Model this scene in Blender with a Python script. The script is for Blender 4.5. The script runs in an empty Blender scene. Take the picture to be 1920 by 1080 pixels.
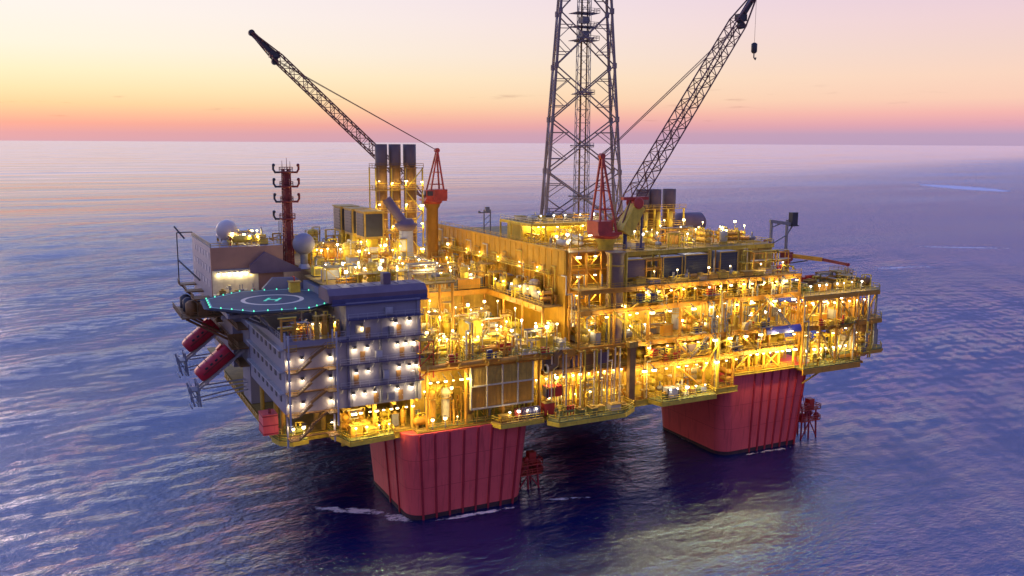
import bpy, math, random
import numpy as np
from mathutils import Vector

RND = random.Random(7)
SC = bpy.context.scene
COL = SC.collection
PI = math.pi

# ------------------------------------------------------------------ mesh builder
class MB:
    """collects shapes; faces carry a material slot and a smooth flag"""
    def __init__(s):
        s.v = []; s.f = []; s.m = []; s.s = []
    def add(s, vs, fs, m=0, sm=False):
        o = len(s.v); s.v.extend([tuple(map(float, p)) for p in vs])
        for f in fs:
            s.f.append(tuple(i + o for i in f)); s.m.append(m); s.s.append(sm)
    def box(s, x0, x1, y0, y1, z0, z1, m=0):
        s.add([(x0,y0,z0),(x1,y0,z0),(x1,y1,z0),(x0,y1,z0),(x0,y0,z1),(x1,y0,z1),(x1,y1,z1),(x0,y1,z1)],
              [(0,3,2,1),(4,5,6,7),(0,1,5,4),(1,2,6,5),(2,3,7,6),(3,0,4,7)], m)
        return s
    def cbox(s, c, d, m=0):
        return s.box(c[0]-d[0]/2, c[0]+d[0]/2, c[1]-d[1]/2, c[1]+d[1]/2, c[2]-d[2]/2, c[2]+d[2]/2, m)
    def frame(s, p, q):
        p = Vector(p); q = Vector(q); d = (q-p).normalized()
        u = Vector((0,0,1)) if abs(d.z) < 0.95 else Vector((0,1,0))
        a = d.cross(u).normalized(); b = a.cross(d).normalized()
        return p, q, a, b
    def bar(s, p, q, w, h=None, m=0):
        h = h or w
        p, q, a, b = s.frame(p, q); a = a*w/2; b = b*h/2
        s.add([p-a-b,p+a-b,p+a+b,p-a+b,q-a-b,q+a-b,q+a+b,q-a+b],
              [(0,1,2,3),(7,6,5,4),(0,4,5,1),(1,5,6,2),(2,6,7,3),(3,7,4,0)], m); return s
    def tube(s, p, q, r, n=8, m=0, r1=None):
        r1 = r if r1 is None else r1
        p, q, a, b = s.frame(p, q); vs = []
        for c, rr in ((p, r), (q, r1)):
            for k in range(n):
                t = 2*PI*k/n; vs.append(c + a*math.cos(t)*rr + b*math.sin(t)*rr)
        fs = [(k, (k+1) % n, n+(k+1) % n, n+k) for k in range(n)]
        s.add(vs, fs, m, n > 5)
        s.add(vs, [tuple(range(n))[::-1], tuple(range(n, 2*n))], m); return s
    def path(s, pts, r, n=6, m=0):
        for a, b in zip(pts[:-1], pts[1:]): s.tube(a, b, r, n, m)
        for a in pts[1:-1]: s.ball(a, r*1.08, 6, 4, m)
        return s
    def lathe(s, prof, c=(0,0,0), n=16, axis='z', m=0):
        """prof: list of (radius, height)"""
        vs = []
        for r, h in prof:
            for k in range(n):
                t = 2*PI*k/n; x, y = r*math.cos(t), r*math.sin(t)
                p = (x,y,h) if axis == 'z' else ((h,x,y) if axis == 'x' else (x,h,y))
                vs.append((p[0]+c[0], p[1]+c[1], p[2]+c[2]))
        fs = []
        for i in range(len(prof)-1):
            for k in range(n):
                fs.append((i*n+k, i*n+(k+1) % n, (i+1)*n+(k+1) % n, (i+1)*n+k))
        s.add(vs, fs, m, True)
        s.add(vs, [tuple(range(n))[::-1], tuple((len(prof)-1)*n+k for k in range(n))], m); return s
    def ball(s, c, r, n=12, k=8, m=0):
        return s.lathe([(max(r*math.sin(PI*i/k), 1e-3), -r*math.cos(PI*i/k)) for i in range(k+1)], c, n, 'z', m)
    def prism(s, poly, z0, z1, m=0):
        n = len(poly)
        s.add([(x,y,z0) for x,y in poly]+[(x,y,z1) for x,y in poly],
              [tuple(range(n))[::-1], tuple(range(n,2*n))]+[(k,(k+1)%n,n+(k+1)%n,n+k) for k in range(n)], m); return s
    def ext(s, poly, axis, a0, a1, m=0):
        """extrude a profile: axis 'x' -> poly in (y,z); axis 'y' -> poly in (x,z)"""
        n = len(poly)
        P = (lambda a,p: (a,p[0],p[1])) if axis == 'x' else (lambda a,p: (p[0],a,p[1]))
        s.add([P(a0,p) for p in poly]+[P(a1,p) for p in poly],
              [tuple(range(n))[::-1], tuple(range(n,2*n))]+[(k,(k+1)%n,n+(k+1)%n,n+k) for k in range(n)], m); return s
    def rail(s, pts, h=1.1, r=0.05, step=2.0, m=0):
        for a, b in zip(pts[:-1], pts[1:]):
            a = Vector(a); b = Vector(b); L = (b-a).length; n = max(1, int(L/step))
            for q in (h, h*0.55): s.bar(a+Vector((0,0,q)), b+Vector((0,0,q)), r*2, r*2, m)
            for k in range(n+1):
                p = a.lerp(b, k/n); s.bar(p, p+Vector((0,0,h)), r*1.8, r*1.8, m)
        return s
    def lattice(s, p, q, w0, w1, n, rc, rb, up=(0,0,1), m=0, h0=None, h1=None):
        p = Vector(p); q = Vector(q); d = (q-p).normalized(); u = Vector(up)
        a = d.cross(u).normalized(); b = a.cross(d).normalized()
        h0 = h0 or w0; h1 = h1 or w1
        def node(i, k):
            t = i/n; w = w0+(w1-w0)*t; h = h0+(h1-h0)*t; sx = (-1,1,1,-1)[k]; sy = (-1,-1,1,1)[k]
            return p.lerp(q, t)+a*sx*w/2+b*sy*h/2
        for k in range(4): s.tube(node(0,k), node(n,k), rc, 6, m)
        for i in range(n):
            for k in range(4):
                k2 = (k+1) % 4
                if i % 2: s.bar(node(i,k), node(i+1,k2), rb*2, rb*2, m)
                else: s.bar(node(i,k2), node(i+1,k), rb*2, rb*2, m)
                s.bar(node(i+1,k), node(i+1,k2), rb*1.6, rb*1.6, m)
        return s

def obj(name, mb, mats, parent=None, world=False, loc=None):
    me = bpy.data.meshes.new(name)
    v = mb.v
    if world and parent is not None:
        o = parent.location; v = [(x-o[0], y-o[1], z-o[2]) for x,y,z in v]
    me.from_pydata(v, [], mb.f)
    if not isinstance(mats, (list, tuple)): mats = [mats]
    for m in mats: me.materials.append(m)
    me.polygons.foreach_set('material_index', np.array(mb.m, dtype=np.int32))
    me.polygons.foreach_set('use_smooth', np.array(mb.s, dtype=bool))
    me.update()
    ob = bpy.data.objects.new(name, me); COL.objects.link(ob)
    if parent is not None: ob.parent = parent
    if loc is not None: ob.location = loc
    return ob

REG = []          # (root, base label) still to be told apart
def tag(o, label, cat, group=None, kind=None, uniq=True):
    if label: o['label'] = label
    if cat: o['category'] = cat
    if group: o['group'] = group
    if kind: o['kind'] = kind
    return o
def thing(name, label, cat, loc=(0,0,0), group=None, rz=0, reg=False):
    o = bpy.data.objects.new(name, None); COL.objects.link(o)
    o.empty_display_size = 0.5
    o.location = loc; o.rotation_euler = (0,0,rz)
    tag(o, label, cat, group)
    if reg: REG.append(o)
    return o
def copy_tree(o, parent=None):
    c = o.copy(); COL.objects.link(c); c.parent = parent
    for ch in list(o.children): copy_tree(ch, c)
    return c

# ------------------------------------------------------------------ materials
def srgb(r, g, b):
    f = lambda c: (c/255/12.92) if c/255 <= 0.04045 else ((c/255+0.055)/1.055)**2.4
    return (f(r), f(g), f(b), 1)
def paint(name, rgb, rough=0.55, var=0.22, scale=0.35, metal=0.0, rust=0.0):
    m = bpy.data.materials.new(name); m.use_nodes = True; nt = m.node_tree; N = nt.nodes; L = nt.links
    b = N['Principled BSDF']; b.inputs['Roughness'].default_value = rough; b.inputs['Metallic'].default_value = metal
    tc = N.new('ShaderNodeTexCoord')
    n1 = N.new('ShaderNodeTexNoise'); n1.inputs['Scale'].default_value = scale; n1.inputs['Detail'].default_value = 6
    n1.inputs['Roughness'].default_value = 0.65
    L.new(tc.outputs['Object'], n1.inputs['Vector'])
    r = N.new('ShaderNodeValToRGB'); e = r.color_ramp.elements
    e[0].position = 0.3; e[1].position = 0.72
    e[0].color = tuple(c*(1-var) for c in rgb)+(1,); e[1].color = tuple(min(c*(1+var), 0.95) for c in rgb)+(1,)
    L.new(n1.outputs['Fac'], r.inputs['Fac'])
    out = r.outputs['Color']
    if rust > 0:
        mp = N.new('ShaderNodeMapping'); mp.inputs['Scale'].default_value = (1.6, 1.6, 0.12)
        L.new(tc.outputs['Object'], mp.inputs['Vector'])
        n2 = N.new('ShaderNodeTexNoise'); n2.inputs['Scale'].default_value = 0.9; n2.inputs['Detail'].default_value = 5
        L.new(mp.outputs['Vector'], n2.inputs['Vector'])
        rr = N.new('ShaderNodeValToRGB'); rr.color_ramp.elements[0].position = 0.52; rr.color_ramp.elements[1].position = 0.75
        L.new(n2.outputs['Fac'], rr.inputs['Fac'])
        mul = N.new('ShaderNodeMath'); mul.operation = 'MULTIPLY'; mul.inputs[1].default_value = rust
        L.new(rr.outputs['Color'], mul.inputs[0])
        mx = N.new('ShaderNodeMix'); mx.data_type = 'RGBA'
        L.new(mul.outputs[0], mx.inputs['Factor']); L.new(out, mx.inputs['A'])
        mx.inputs['B'].default_value = (rgb[0]*0.42, rgb[1]*0.3+0.006, rgb[2]*0.3, 1)
        out = mx.outputs['Result']
    L.new(out, b.inputs['Base Color'])
    return m
def glow(name, rgb, strength):
    m = bpy.data.materials.new(name); m.use_nodes = True; nt = m.node_tree
    b = nt.nodes['Principled BSDF']
    b.inputs['Base Color'].default_value = tuple(min(1, c) for c in rgb)+(1,)
    b.inputs['Emission Color'].default_value = tuple(rgb)+(1,)
    b.inputs['Emission Strength'].default_value = strength
    return m

YEL = paint('lamplit_yellow', (0.80, 0.54, 0.05), 0.5, 0.25, 0.5, 0, 0.35)  # sodium lamp glow put into the colour; the steel itself is grey
ORA = paint('lamplit_orange', (0.68, 0.31, 0.025), 0.5, 0.22, 0.3, 0, 0.4)  # orange of the lamp light is part of this colour
OCH = paint('lamplit_ochre', (0.58, 0.35, 0.05), 0.6, 0.3, 0.5, 0, 0.5)  # duller steel, warm lamp light also mixed into the colour
CRE = paint('cream_paint', (0.68, 0.58, 0.36), 0.5, 0.18, 0.5, 0, 0.3)
GRY = paint('grey_steel', (0.26, 0.25, 0.25), 0.5, 0.25, 0.5, 0.2, 0.3)
LGR = paint('pale_grey_steel', (0.45, 0.44, 0.45), 0.5, 0.18, 0.5, 0.1, 0.2)
DRK = paint('dark_steel', (0.045, 0.042, 0.048), 0.5, 0.3, 0.6)
BRN = paint('brown_steel', (0.25, 0.125, 0.035), 0.6, 0.3, 0.5, 0, 0.3)
GRN = paint('green_deck_paint', (0.19, 0.19, 0.05), 0.7, 0.35, 0.4)
RED = paint('red_paint', (0.55, 0.045, 0.025), 0.45, 0.2, 0.5)
HUL = paint('red_hull_paint', (0.92, 0.115, 0.11), 0.5, 0.16, 0.10, 0, 0.5)
SEAM = paint('seam_red', (0.5, 0.04, 0.04), 0.5, 0.2, 0.5)
GRW = paint('waterline_growth', (0.055, 0.022, 0.022), 0.7, 0.4, 0.8)
FWL = paint('firewall_orange', (0.66, 0.33, 0.014), 0.6, 0.2, 0.25, 0, 0.4)
BOT = paint('lifeboat_red', (0.62, 0.03, 0.05), 0.4, 0.12, 0.5)
HUD = paint('dark_red_casing', (0.40, 0.026, 0.034), 0.5, 0.2, 0.4)
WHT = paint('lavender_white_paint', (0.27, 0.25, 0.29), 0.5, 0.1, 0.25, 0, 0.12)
NAV = paint('navy_paint', (0.07, 0.065, 0.14), 0.5, 0.2, 0.3)
PUR = paint('violet_grey_roofing', (0.17, 0.11, 0.135), 0.6, 0.2, 0.25)
MAR = paint('maroon_paint', (0.26, 0.035, 0.03), 0.5, 0.25, 0.5)
CRA = paint('crane_red_paint', (0.55, 0.065, 0.035), 0.45, 0.25, 0.5)
BOM = paint('boom_brown_steel', (0.17, 0.062, 0.045), 0.5, 0.25, 0.5)
RAD = paint('radome_shell', (0.66, 0.55, 0.46), 0.4, 0.06, 0.4)
HEL = paint('helideck_paint', (0.085, 0.095, 0.11), 0.75, 0.2, 0.35)
BLU = paint('blue_cover', (0.045, 0.055, 0.40), 0.6, 0.15, 0.5)
DPL = paint('deck_plating', (0.38, 0.24, 0.05), 0.7, 0.35, 0.35, 0, 0.3)
TOW = paint('tower_steel', (0.23, 0.17, 0.165), 0.5, 0.2, 0.4, 0.1)
LWARM = glow('warm_lamp_glass', (1.0, 0.74, 0.32), 14)
LWHT = glow('white_lamp_glass', (1.0, 0.90, 0.66), 16)
LGRN = glow('green_lamp_glass', (0.10, 0.80, 0.40), 1.6)
MKC = paint('cream_marking', (0.75, 0.62, 0.45), 0.6, 0.1, 0.8)
MKG = glow('green_letter_panel', (0.10, 0.65, 0.36), 0.5)
COLN = {YEL:'yellow', ORA:'orange', OCH:'ochre', CRE:'cream', GRY:'grey', LGR:'pale grey', DRK:'black', BRN:'brown', GRN:'green', RED:'red', WHT:'white', NAV:'navy', MAR:'maroon'}

# ------------------------------------------------------------------ lamps
LAMPS = []; ES = 3.1
def lamp(x, y, z, label, group, energy=500, warm=True, kind='pole', h=1.6, light=True, col=None, lo=(0,-0.0,-0.55)):
    """a lamp fixture: short bracket or pole with a glowing head, and its own light; (x,y,z) is the head"""
    mb = MB(); hd = 0.24
    sc = RND.choice((0.6,0.7,0.8,0.9,1.0,1.5))*RND.uniform(0.9,1.15) if kind != 'wall' else 1.0
    if kind == 'pole':
        mb.bar((0,0,-(h+0.35)/sc), (0,0,-0.12), 0.12, 0.12, 0)
        mb.lathe([(0.3,0.17),(0.12,0.34)], (0,0,0), 8, 'z', 0)
        mb.lathe([(0.16,-0.2),(hd,-0.1),(hd,0.1),(0.2,0.18)], (0,0,0), 8, 'z', 1)
    elif kind == 'hang':
        arm = y < -0.8 and kind == 'hang'
        mb.bar((0,0,0.2), (0,0,(0.5 if arm else h)/sc), 0.1, 0.1, 0)
        if arm: mb.bar((0,0,0.5/sc), (0,(-0.4-y)/sc,1.2/sc), 0.12, 0.12, 0)  # lamp set out in front on an added arm to light the deck faces
        if 41 < y < 41.5: mb.bar((0,0,0.3), (0,0.4/sc,0.3), 0.1, 0.1, 0)
        mb.box(-0.36,0.36,-0.25,0.25,0.14,0.26,0)
        mb.box(-0.30,0.30,-0.2,0.2,-0.16,0.14,1)
    elif kind == 'wall':
        mb.box(-0.28,0.28,0.25,0.7,-0.3,0.3,0)
        mb.box(-0.10,0.10,0.7,0.95,-0.1,0.1,0)
        mb.box(-0.2,0.2,0.3,0.62,-0.42,-0.3,1)
    o = obj('flood_lamp' if kind == 'pole' else ('bulkhead_lamp' if kind == 'wall' else 'tube_lamp'), mb, [GRY if kind != 'wall' else DRK, LWARM if warm else LWHT], None, loc=(x,y,z))
    tag(o, label, 'lamp', group); o.scale = (sc, sc, sc)
    if light and energy > 0:
        d = bpy.data.lights.new('lamp_light', 'POINT'); d.energy = energy*ES*RND.uniform(0.6, 1.5); d.shadow_soft_size = 0.25
        d.specular_factor = 0.4; d.color = col or ((1.0, 0.75, 0.23) if warm else (1.0, 0.84, 0.46))
        l = bpy.data.objects.new('lamp_light', d); COL.objects.link(l); l.parent = o; l.location = lo
    LAMPS.append(o)
    return o
# ------------------------------------------------------------------ world, camera, sun
H = 80.0; FPX = 1700.0
pitch = math.atan(272/FPX); yaw = math.radians(27.0); roll = math.radians(0.3)
cam = bpy.data.objects.new('camera', bpy.data.cameras.new('camera')); COL.objects.link(cam)
cam.data.sensor_width = 36; cam.data.lens = FPX/1920*36; cam.data.clip_start = 1; cam.data.clip_end = 400000
cam.location = (-66.5, -172.9, H)
fw = Vector((math.sin(yaw)*math.cos(pitch), math.cos(yaw)*math.cos(pitch), -math.sin(pitch)))
rt0 = Vector((math.cos(yaw), -math.sin(yaw), 0)); up0 = rt0.cross(fw)
rt = rt0*math.cos(roll)+up0*math.sin(roll); up = up0*math.cos(roll)-rt0*math.sin(roll)
from mathutils import Matrix
R = Matrix((rt, up, -fw)).transposed()
cam.rotation_euler = R.to_euler()
SC.camera = cam
def screen_x(p):
    d = Vector(p)-cam.location; return d.dot(rt)/max(d.dot(fw), 1e-3)

SUN_AZ = -14.0     # degrees clockwise from +Y: the glow lies just left of the picture
W = bpy.data.worlds.new('World'); SC.world = W; W.use_nodes = True
nt = W.node_tree; N = nt.nodes; L = nt.links
bg = N['Background']; wo = N['World Output']
tc = N.new('ShaderNodeTexCoord'); sep = N.new('ShaderNodeSeparateXYZ'); L.new(tc.outputs['Generated'], sep.inputs[0])
def M(op, a, b=None, clamp=False):
    n = N.new('ShaderNodeMath'); n.operation = op; n.use_clamp = clamp
    for i, v in enumerate((a, b)):
        if v is None: continue
        if isinstance(v, (int, float)): n.inputs[i].default_value = v
        else: L.new(v, n.inputs[i])
    return n.outputs[0]
elev = M('MULTIPLY', M('ARCSINE', sep.outputs['Z']), 180/PI)
tpos = M('POWER', M('DIVIDE', M('MAXIMUM', elev, 0.0), 90.0), 0.4)
def ramp(stops):
    r = N.new('ShaderNodeValToRGB'); cr = r.color_ramp; cr.interpolation = 'LINEAR'
    for i, (e, c) in enumerate(stops):
        p = (e/90)**0.4
        el = cr.elements[i] if i < 2 else cr.elements.new(p)
        el.position = p; el.color = srgb(*c)
    L.new(tpos, r.inputs['Fac']); return r.outputs['Color']
RA = ramp([(0,(212,168,182)),(90,(92,116,220)),(0.45,(226,166,170)),(1.0,(247,172,154)),(1.55,(253,194,156)),(2.1,(254,214,162)),(2.9,(254,230,180)),(3.9,(254,240,200)),(5.3,(254,244,224)),(7.3,(253,244,236)),(9.5,(251,241,241)),(13,(248,242,256)),(19,(236,238,272)),(30,(204,216,282)),(48,(160,186,276))])
RB = ramp([(0,(182,158,190)),(90,(92,114,218)),(0.6,(186,160,192)),(1.2,(224,166,182)),(1.8,(244,180,178)),(2.6,(250,204,184)),(3.9,(250,212,192)),(5.3,(243,211,201)),(7.0,(239,208,212)),(9.5,(228,200,222)),(11.5,(192,198,242)),(15,(160,192,264)),(26,(150,186,272)),(48,(124,162,262))])
RC = ramp([(0,(158,140,186)),(90,(100,114,208)),(3,(178,158,196)),(10,(164,156,208)),(30,(128,138,216))])
def mix(f, a, b):
    n = N.new('ShaderNodeMix'); n.data_type = 'RGBA'; L.new(f, n.inputs['Factor']); L.new(a, n.inputs['A']); L.new(b, n.inputs['B']); return n.outputs['Result']
hl = M('SQRT', M('ADD', M('ADD', M('MULTIPLY', sep.outputs['X'], sep.outputs['X']), M('MULTIPLY', sep.outputs['Y'], sep.outputs['Y'])), 1e-6))
sx, sy = math.sin(math.radians(SUN_AZ)), math.cos(math.radians(SUN_AZ))
cosA = M('DIVIDE', M('ADD', M('MULTIPLY', sep.outputs['X'], sx), M('MULTIPLY', sep.outputs['Y'], sy)), hl)
angA = M('MULTIPLY', M('ARCCOSINE', M('MINIMUM', M('MAXIMUM', cosA, -1.0), 1.0)), 180/PI)
def smooth(a, lo, hi):
    n = N.new('ShaderNodeMapRange'); n.interpolation_type = 'SMOOTHSTEP'; L.new(a, n.inputs[0]); n.inputs[1].default_value = lo; n.inputs[2].default_value = hi; return n.outputs[0]
sky1 = mix(smooth(angA, 8, 78), RA, RB)
sky2 = mix(smooth(angA, 75, 140), sky1, RC)
# a few wispy cloud scraps low over the horizon
cm = N.new('ShaderNodeMapping'); cm.inputs['Scale'].default_value = (16, 16, 150); L.new(tc.outputs['Generated'], cm.inputs[0])
cn = N.new('ShaderNodeTexNoise'); cn.inputs['Scale'].default_value = 1.0; cn.inputs['Detail'].default_value = 4; L.new(cm.outputs[0], cn.inputs['Vector'])
cl = M('MULTIPLY', smooth(cn.outputs['Fac'], 0.62, 0.8), M('MULTIPLY', smooth(elev, 0.8, 1.6), M('SUBTRACT', 1.0, smooth(elev, 2.2, 4.0))))
dk = N.new('ShaderNodeMix'); dk.data_type = 'RGBA'; dk.blend_type = 'MULTIPLY'; L.new(M('MULTIPLY', cl, 0.75), dk.inputs['Factor']); L.new(sky2, dk.inputs['A']); dk.inputs['B'].default_value = (0.6, 0.5, 0.55, 1)
L.new(dk.outputs['Result'], bg.inputs['Color']); bg.inputs['Strength'].default_value = 1.0
# the physical sky of a sun at the horizon, under the colours of the afterglow
st = N.new('ShaderNodeTexSky'); st.sky_type = 'NISHITA'; st.sun_disc = False
st.sun_elevation = math.radians(1.0); st.sun_rotation = math.radians(SUN_AZ)
bg2 = N.new('ShaderNodeBackground'); L.new(st.outputs[0], bg2.inputs['Color']); bg2.inputs['Strength'].default_value = 0.008
ad = N.new('ShaderNodeAddShader'); L.new(bg.outputs[0], ad.inputs[0]); L.new(bg2.outputs[0], ad.inputs[1]); L.new(ad.outputs[0], wo.inputs['Surface'])

sd = bpy.data.lights.new('sun', 'SUN'); sd.energy = 0.45; sd.angle = math.radians(18); sd.color = (1.0, 0.66, 0.5)
so = bpy.data.objects.new('sun', sd); COL.objects.link(so)
el = math.radians(4.0)
dirv = Vector((sx*math.cos(el), sy*math.cos(el), math.sin(el)))
so.rotation_euler = dirv.to_track_quat('Z', 'Y').to_euler(); so.location = (0, 300, 200)

SC.view_settings.view_transform = 'Standard'; SC.view_settings.look = 'None'; SC.view_settings.gamma = 1; SC.view_settings.exposure = 0
SC.render.engine = 'CYCLES'
cy = SC.cycles
cy.use_denoising = True
try: cy.denoiser = 'OPENIMAGEDENOISE'
except Exception: pass
cy.use_light_tree = True; cy.max_bounces = 5; cy.diffuse_bounces = 2; cy.glossy_bounces = 3
cy.sample_clamp_indirect = 3.0; cy.sample_clamp_direct = 0; cy.caustics_reflective = False; cy.caustics_refractive = False
cy.blur_glossy = 0.5

# ------------------------------------------------------------------ sea
def make_sea():
    x0, x1, y0, y1, s = -420., 560., -190., 900., 1.4
    xs = np.arange(x0, x1+0.01, s); ys = np.arange(y0, y1+0.01, s)
    X, Y = np.meshgrid(xs, ys); Z = np.zeros_like(X)
    r = np.random.RandomState(3)
    # swell runs in from the left, crests lie along the viewing diagonal
    for k in range(46):
        lam = 5.0*(1.065**k)            # 5 m .. 85 m
        a = 0.0046*lam**0.80*(0.55 if 6.5 < lam < 22 else 0.8 if lam < 22 else 1.15)*(0.55+0.9*r.rand())
        th = math.radians(118) + r.normal()*0.62
        kx, ky = 2*PI/lam*math.cos(th), 2*PI/lam*math.sin(th)
        Z += a*np.sin(kx*X+ky*Y+r.rand()*6.28)
    Z *= 0.35+0.65*np.clip((((X-38)/92)**2+((Y+6)/62)**2-0.25)/0.75, 0, 1)
    edge = np.minimum.reduce([X-x0, x1-X, Y-y0, y1-Y]); Z *= np.clip(edge/260, 0, 1)
    ny, nx = X.shape
    v = np.stack([X, Y, Z], -1).reshape(-1, 3)
    idx = np.arange(nx*ny).reshape(ny, nx)
    q = np.stack([idx[:-1,:-1], idx[:-1,1:], idx[1:,1:], idx[1:,:-1]], -1).reshape(-1, 4)
    FAR = 250000.
    ov = np.array([(x0,y0,0),(x1,y0,0),(x1,y1,0),(x0,y1,0),(-FAR,-FAR,0),(FAR,-FAR,0),(FAR,FAR,0),(-FAR,FAR,0)])
    o = len(v); v = np.concatenate([v, ov])
    oq = np.array([(o+0,o+4,o+5,o+1),(o+1,o+5,o+6,o+2),(o+2,o+6,o+7,o+3),(o+3,o+7,o+4,o+0)])
    q = np.concatenate([q, oq])
    me = bpy.data.meshes.new('sea')
    me.vertices.add(len(v)); me.vertices.foreach_set('co', v.ravel())
    me.loops.add(q.size); me.loops.foreach_set('vertex_index', q.ravel().astype(np.int32))
    me.polygons.add(len(q)); me.polygons.foreach_set('loop_start', (np.arange(len(q))*4).astype(np.int32))
    me.polygons.foreach_set('loop_total', np.full(len(q), 4, dtype=np.int32))
    me.polygons.foreach_set('use_smooth', np.ones(len(q), dtype=bool))
    me.update(calc_edges=True); me.validate()
    ob = bpy.data.objects.new('sea', me); COL.objects.link(ob); ob['kind'] = 'structure'
    ob['label'] = 'rippled violet blue open sea reaching to the horizon'
    m = bpy.data.materials.new('sea_water'); m.use_nodes = True; nt = m.node_tree; N = nt.nodes; L = nt.links
    b = N['Principled BSDF']; b.inputs['IOR'].default_value = 2.4; b.inputs['Specular Tint'].default_value = (0.42, 0.62, 1.0, 1); b.inputs['Roughness'].default_value = 0.13
    tc = N.new('ShaderNodeTexCoord')
    def noise(scale, sc=(1,1,1), rot=0, det=3, rough=0.55):
        mp = N.new('ShaderNodeMapping'); mp.inputs['Scale'].default_value = sc; mp.inputs['Rotation'].default_value = (0,0,rot)
        L.new(tc.outputs['Object'], mp.inputs[0])
        n = N.new('ShaderNodeTexNoise'); n.inputs['Scale'].default_value = scale; n.inputs['Detail'].default_value = det; n.inputs['Roughness'].default_value = rough
        L.new(mp.outputs[0], n.inputs['Vector']); return n.outputs['Fac']
    def math2(op, a, bb, clamp=False):
        n = N.new('ShaderNodeMath'); n.operation = op; n.use_clamp = clamp
        for i, v in enumerate((a, bb)):
            if isinstance(v, (int, float)): n.inputs[i].default_value = v
            else: L.new(v, n.inputs[i])
        return n.outputs[0]
    def ss(a, lo, hi):
        n = N.new('ShaderNodeMapRange'); n.interpolation_type = 'SMOOTHSTEP'; L.new(a, n.inputs[0]); n.inputs[1].default_value = lo; n.inputs[2].default_value = hi; return n.outputs[0]
    rot = math.radians(-28)
    h1 = noise(0.74, (0.6,1,1), rot, 5, 0.62)     # ripples of a few metres
    h2 = noise(0.07, (0.5,1,1), rot, 3, 0.55)     # short swell out to the horizon
    h3 = noise(0.009, (0.35,1,1), rot, 2, 0.5)    # long streaks
    ln = N.new('ShaderNodeVectorMath'); ln.operation = 'LENGTH'; L.new(tc.outputs['Object'], ln.inputs[0])
    # the breeze ruffles the water on one side of the platform and leaves it calmer on the other
    sx_ = N.new('ShaderNodeSeparateXYZ'); L.new(tc.outputs['Object'], sx_.inputs[0])
    calm = math2('SUBTRACT', ln.outputs['Value'], math2('SUBTRACT', math2('MULTIPLY', sx_.outputs['X'], 1.45), math2('MULTIPLY', sx_.outputs['Y'], 0.74)))
    near = math2('SUBTRACT', 1.0, ss(calm, 60.0, 2000.0)); mid = math2('SUBTRACT', 1.0, math2('MULTIPLY', ss(calm, 250.0, 4500.0), 0.85))
    # calmer water in the lee of the hull
    dl = math2('ADD', math2('POWER', math2('DIVIDE', math2('SUBTRACT', sx_.outputs['X'], 38.0), 92.0), 2.0), math2('POWER', math2('DIVIDE', math2('ADD', sx_.outputs['Y'], 6.0), 62.0), 2.0))
    near = math2('MULTIPLY', near, math2('ADD', 0.3, math2('MULTIPLY', ss(dl, 0.25, 1.0), 0.7)))
    hsum = math2('ADD', math2('ADD', math2('MULTIPLY', h1, math2('MULTIPLY', near, 1.15)), math2('MULTIPLY', h2, math2('MULTIPLY', mid, 1.8))), math2('MULTIPLY', h3, 7.0))
    bp = N.new('ShaderNodeBump'); bp.inputs['Strength'].default_value = 0.9; bp.inputs['Distance'].default_value = 1.0
    L.new(hsum, bp.inputs['Height']); L.new(bp.outputs[0], b.inputs['Normal'])
    # calm slicks and rougher patches
    slick = noise(0.006, (0.25,1,1), rot, 4, 0.6)
    rg = N.new('ShaderNodeMapRange'); L.new(slick, rg.inputs[0]); rg.inputs[1].default_value = 0.35; rg.inputs[2].default_value = 0.65; rg.inputs[3].default_value = 0.03; rg.inputs[4].default_value = 0.12
    # foam: wash beside the near column and a breaking streak far out
    sep = N.new('ShaderNodeSeparateXYZ'); L.new(tc.outputs['Object'], sep.inputs[0])
    def blob(cx, cy, rx, ry, ang):
        c, s = math.cos(ang), math.sin(ang)
        dx = math2('SUBTRACT', sep.outputs['X'], cx); dy = math2('SUBTRACT', sep.outputs['Y'], cy)
        u = math2('DIVIDE', math2('ADD', math2('MULTIPLY', dx, c), math2('MULTIPLY', dy, s)), rx)
        w = math2('DIVIDE', math2('SUBTRACT', math2('MULTIPLY', dy, c), math2('MULTIPLY', dx, s)), ry)
        d = math2('ADD', math2('MULTIPLY', u, u), math2('MULTIPLY', w, w))
        return math2('SUBTRACT', 1.0, ss(d, 0.0, 1.0))
    FO = FOAM_SPOTS
    tot = None
    for f in FO:
        bb = blob(*f[:5]); bb = math2('MULTIPLY', bb, f[5]); tot = bb if tot is None else math2('MAXIMUM', tot, bb)
    fn = math2('ADD', math2('MULTIPLY', noise(0.55, (0.6,1,1), rot, 6, 0.72), 0.6), math2('MULTIPLY', noise(0.035, (0.6,1,1), rot, 5, 0.65), 0.4))
    fm = math2('MULTIPLY', ss(math2('SUBTRACT', fn, math2('MULTIPLY', math2('SUBTRACT', 1.0, tot), 0.34)), 0.37, 0.50), 0.95)
    cap = math2('MULTIPLY', ss(noise(0.16, (0.45,1,1), rot, 6, 0.7), 0.70, 0.78), 0.5)
    fm = math2('MAXIMUM', fm, cap)
    mx = N.new('ShaderNodeMix'); mx.data_type = 'RGBA'; L.new(fm, mx.inputs['Factor'])
    mx.inputs['A'].default_value = (0.003, 0.008, 0.085, 1); mx.inputs['B'].default_value = (0.95, 0.82, 0.80, 1)
    L.new(mx.outputs['Result'], b.inputs['Base Color'])
    # waves too small to see far out act as roughness
    far = math2('MULTIPLY', ss(ln.outputs['Value'], 150.0, 2600.0), 0.10)
    r2 = math2('MAXIMUM', math2('ADD', rg.outputs[0], far), math2('MULTIPLY', fm, 0.7)); L.new(r2, b.inputs['Roughness'])
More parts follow.
